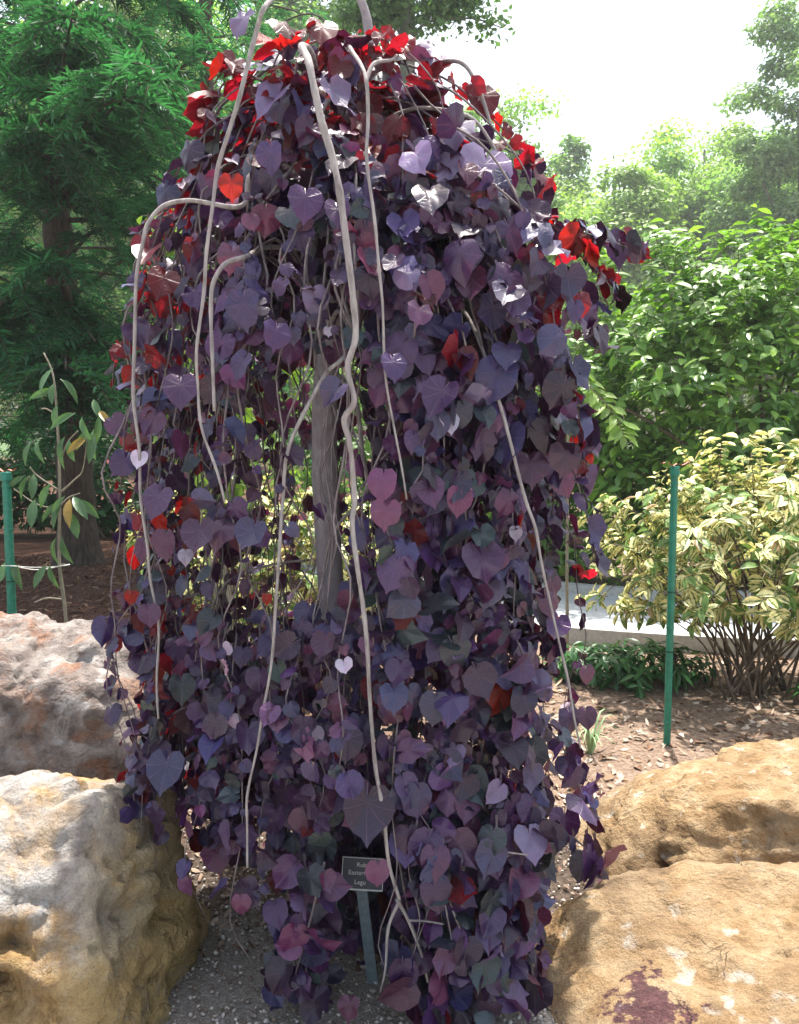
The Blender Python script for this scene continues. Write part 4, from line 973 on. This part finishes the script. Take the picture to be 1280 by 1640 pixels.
# ------------------------------------------------------------------ broadleaf trees behind
QV = np.array([(0, .0, 0), (-.32, -.5, .05), (0, -1, -.05), (.32, -.5, .05)])
def far_tree(name, label, base, h, crown_c, crown_r, nclump, nleaf, size, col, seed, trunk_r=.28, clump=.5, limbs=9, tr=.4):
    g = np.random.default_rng(seed); root = thing(name, base, label, 'tree', 'trees beyond the garden')
    base = np.array(base, float); cc = np.array(crown_c, float); rr = np.array(crown_r, float)
    top = base.copy(); top[2] = h * .92; top[:2] = cc[:2]
    V, F = tube([base - (0, 0, .2), base * .6 + top * .4 + g.normal(size=3) * .1, top], trunk_r, trunk_r * .25, 20, 9, .08, flare=.4); part('trunk', V, F, M_GBARK, root)
    cl = []
    for i in range(nclump):
        d = g.normal(size=3); d /= np.linalg.norm(d); k = g.uniform(.25, 1) ** .5
        k *= 1 + .35 * noise.noise(Vector(d * 2.2 + seed))
        cl.append(cc + d * rr * k)
    for i in range(limbs):
        e = cl[g.integers(nclump)]; s = base * .5 + top * .5; s[2] = max(.3 * e[2], s[2] * g.uniform(.5, 1.2))
        s[2] = min(s[2], e[2])
        V, F = tube([s, (s + e) / 2 + (0, 0, .15), e], trunk_r * .4, trunk_r * .1, 10, 6, .1); part('limb', V, F, M_GBARK, root)
    lp, ln, ld, ls, lc = [], [], [], [], []
    for c in cl:
        w = g.uniform(.7, 1.3); m = int(nleaf * g.uniform(.6, 1.3)); cr = clump * g.uniform(.6, 1.3)
        dd = g.normal(size=(m, 3)); dd /= np.linalg.norm(dd, axis=1, keepdims=True)
        p = c + dd * cr * np.array((1.2, 1.2, .75)) * (g.random((m, 1)) ** .5)
        lp.append(p); ln.append(dd * .6 + np.array((0, 0, .7)) + g.normal(size=(m, 3)) * .4); ld.append(g.normal(size=(m, 3)) + np.array((0, 0, -.5)))
        ls.append(size * g.uniform(.6, 1.3, m)); q = w * g.uniform(.7, 1.3, (m, 1))
        lc.append(np.concatenate([np.array(col) * q, np.full((m, 1), tr)], axis=1))
    lp, ln, ld, ls, lc = map(np.concatenate, (lp, ln, ld, ls, lc))
    me = scatter_mesh('crown', [(QV, NTf, NU)], np.zeros(len(lp), int), lp, frames(ln, ld), ls, lc, M_FAR, root.location)
    o = bpy.data.objects.new('crown', me); o['kind'] = 'stuff'; link(o, root); return root
def at(px, py, Y): p = P(px, py, Y); return p
def ft(label, px, top, bot, halfw, Y, ncl, nl, size, col, seed, **kw):
    Y *= 1.8; size *= 1.8
    t = P(px, top, Y); b_ = P(px, bot, Y); w = halfw / FPX * Y
    far_tree('broadleaf_tree', label, (t.x, Y, 0), t.z, (t.x, Y, (t.z + b_.z) / 2), (w, w * .7, (t.z - b_.z) / 2), int(ncl * 1.7), int(nl * 1.9), size * .56, col, seed, clump=kw.pop('clump', w * .30), **kw)
LG = (.25, .37, .10); MG = (.19, .31, .11); BG = (.19, .30, .14)
ft('airy pale green tree behind the right side of the purple tree', 800, 120, 640, 95, 24, 60, 130, .26, MG, 31)
ft('tall grey green tree at the far right, reaching up into the sky', 1300, -60, 600, 110, 22, 70, 170, .24, BG, 32)
ft('broad light green tree crown beyond the tall evergreen shrub', 1130, 195, 640, 130, 30, 110, 170, .30, LG, 33)
ft('rounded light green tree between the airy tree and the broad crown', 985, 250, 640, 110, 28, 80, 150, .30, LG, 34)
ft('smaller bluish green tree just left of the rounded light green tree', 900, 215, 640, 70, 34, 50, 120, .34, MG, 35)
ft('light green tree beneath the tall grey green tree', 1250, 230, 640, 110, 26, 80, 160, .28, MG, 36)
ft('yellow green tree seen through the conifer branches', 230, -60, 690, 190, 24, 150, 170, .30, LG, 37)
ft('yellow green tree filling the gap behind the large conifer trunk', 20, 60, 690, 170, 27, 130, 170, .32, LG, 38)
ft('bright green tree behind the top of the purple tree', 500, -120, 560, 120, 22, 90, 170, .26, MG, 39)
ft('low green tree behind the middle of the purple tree', 640, 330, 690, 150, 21, 90, 160, .26, MG, 40)
ft('low green tree behind the conifer, nearest to the young tree', 380, 240, 700, 130, 20, 90, 160, .26, MG, 41)
ft('wide light green tree filling the dip between the airy tree and the broad crown', 940, 285, 660, 130, 33, 90, 150, .32, LG, 42)
ft('soft pale green tree below the broad crown at the right', 1200, 255, 660, 150, 36, 110, 160, .32, LG, 43)
# tall straight trunk seen above the purple tree
tY = 17.0
p0 = P(652, 60, tY); rt = thing('tall_tree', (p0.x, tY, 0), 'tall straight green grey trunk with thin side branches above the purple tree', 'tree', 'trees beyond the garden')
V, F = tube([(p0.x, tY, -.1), (p0.x, tY, 6), (p0.x + .02, tY, 14), (p0.x, tY, 20)], .19, .10, 40, 12, .05, flare=.4); part('trunk', V, F, M_GBARK, rt)
lp, ln, ld, ls, lc = [], [], [], [], []
for pts in ([(660, 70), (672, 45), (700, 32), (760, 30), (805, 45)], [(652, 25), (690, 10), (730, 2), (770, -25)], [(648, 60), (620, 30), (590, 18), (555, 25)], [(652, -30), (700, -60), (780, -80)], [(648, -20), (600, -50), (540, -60)], [(650, 15), (625, 0), (600, 5)]):
    q = [P(x, y, tY - .15 * i) for i, (x, y) in enumerate(pts)]
    V, F = tube(q, .035, .010, 20, 6, .1); part('limb', V, F, M_GBARK, rt)
    c = catmull(q, 60)
    for i in range(14, 60):
        for k in range(9 if pts[-1][0] > 700 and pts[0][1] > 60 else 26):
            o_ = rng.normal(size=3) * (.16, .2, .13); lp.append(c[i] + o_); ln.append(rng.normal(size=3) + (0, 0, .8)); ld.append(rng.normal(size=3) + (0, 0, -.6)); ls.append(rng.uniform(.08, .17)); w = rng.uniform(.7, 1.3); lc.append((.08 * w, .17 * w, .05 * w, .3))
me = scatter_mesh('crown', [(QV, NTf, NU)], np.zeros(len(lp), int), lp, frames(ln, ld), ls, lc, M_FAR, rt.location)
o = bpy.data.objects.new('crown', me); o['kind'] = 'stuff'; link(o, rt)

# ------------------------------------------------------------------ litter, chips and pebbles on the ground
def litter(name, label, cat, n, xr, yr, temps, size, cols, mat, seed, keep=None):
    g = np.random.default_rng(seed); pos = []; N = []; D = []; S = []; C = []
    while len(pos) < n:
        x, y = g.uniform(*xr), yr[0] + (yr[1] - yr[0]) * g.random() ** 1.3
        if keep and not keep(x, y, g): continue
        pos.append((x, y, ground_h(x, y) + .004 + .008 * g.random())); N.append((g.normal() * .4, g.normal() * .4, 1)); a = g.uniform(0, 6.283); D.append((math.cos(a), math.sin(a), 0))
        S.append(size * g.uniform(.4, 1.5)); c = np.array(cols[g.integers(len(cols))]) * g.uniform(.7, 1.3); C.append((*c, .05))
    me = scatter_mesh(name, temps, g.integers(0, len(temps), n), pos, frames(N, D), S, C, mat)
    o = bpy.data.objects.new(name, me); o['kind'] = 'stuff'; tag(o, label, cat); COL.objects.link(o)
DL = [lance(.5, .8, .3, 3, .02), lance(.3, .5, -.3, 3, .02), lance(.7, -.5, .4, 3, .02)]
cv = np.array([(-.5, -.12, 0), (.5, -.15, .02), (.5, .13, .03), (-.45, .15, .02), (-.4, -.1, .12), (.42, -.1, .14), (.45, .1, .13), (-.42, .1, .12)])
CH = [(cv, tris([(0, 1, 5, 4), (1, 2, 6, 5), (2, 3, 7, 6), (3, 0, 4, 7), (4, 5, 6, 7)]), np.zeros((8, 2)))]
iv, if_ = ico(1); pv = []
for s in range(3):
    pv.append((np.array([v * (1 + .3 * noise.noise(v * 1.6 + Vector((s * 5, 0, 0)))) * .5 for v in iv]) * (1, .8, .6), np.array(if_), np.zeros((len(iv), 2))))
litter('leaf_litter', 'brown and tan dry leaves littering the ground around the green stake', 'leaf litter', 5200, (-.3, 5.0), (3.2, 6.0), DL, .05, [(.30, .20, .13), (.40, .30, .22), (.20, .12, .08), (.50, .42, .34)], M_DRY, 51, lambda x, y, g: True)
litter('bark_mulch', 'dark red brown bark mulch under the conifer and sapling', 'mulch', 9000, (-6, -.4), (4.0, 11), CH, .055, [(.10, .045, .03), (.16, .08, .05), (.07, .035, .025), (.24, .15, .10)], M_DRY, 52)
litter('gravel', 'pale gravel and grit on the ground before the weeping tree', 'gravel', 7000, (-1.0, 1.2), (1.9, 3.3), pv, .012, [(.45, .40, .36), (.30, .26, .23), (.58, .54, .50), (.25, .19, .15)], M_DRY, 53)
litter('plant_debris', 'dry leaf scraps and twig bits under the purple weeping tree', 'leaf litter', 1100, (-1.2, 1.0), (2.35, 3.6), DL + CH, .032, [(.16, .10, .07), (.28, .20, .15), (.10, .03, .05), (.36, .28, .22)], M_DRY, 54)

# ------------------------------------------------------------------ sunlit haze in the garden air
V, F = [], []; box(V, F, 0, 44, 24.0, 150, 130, 50.0)
hz = part('haze', V, F, None, None, False); hz['kind'] = 'stuff'
n = NT('haze_air'); pv_ = n.n('VolumePrincipled'); pv_.inputs['Color'].default_value = (.93, .97, 1, 1); pv_.inputs['Density'].default_value = .0014; pv_.inputs['Anisotropy'].default_value = .2
n.t.links.new(pv_.outputs[0], n.out.inputs['Volume']); hz.data.materials.append(n.m)
tag(hz, 'pale sunlit haze hanging in the garden air', 'haze')
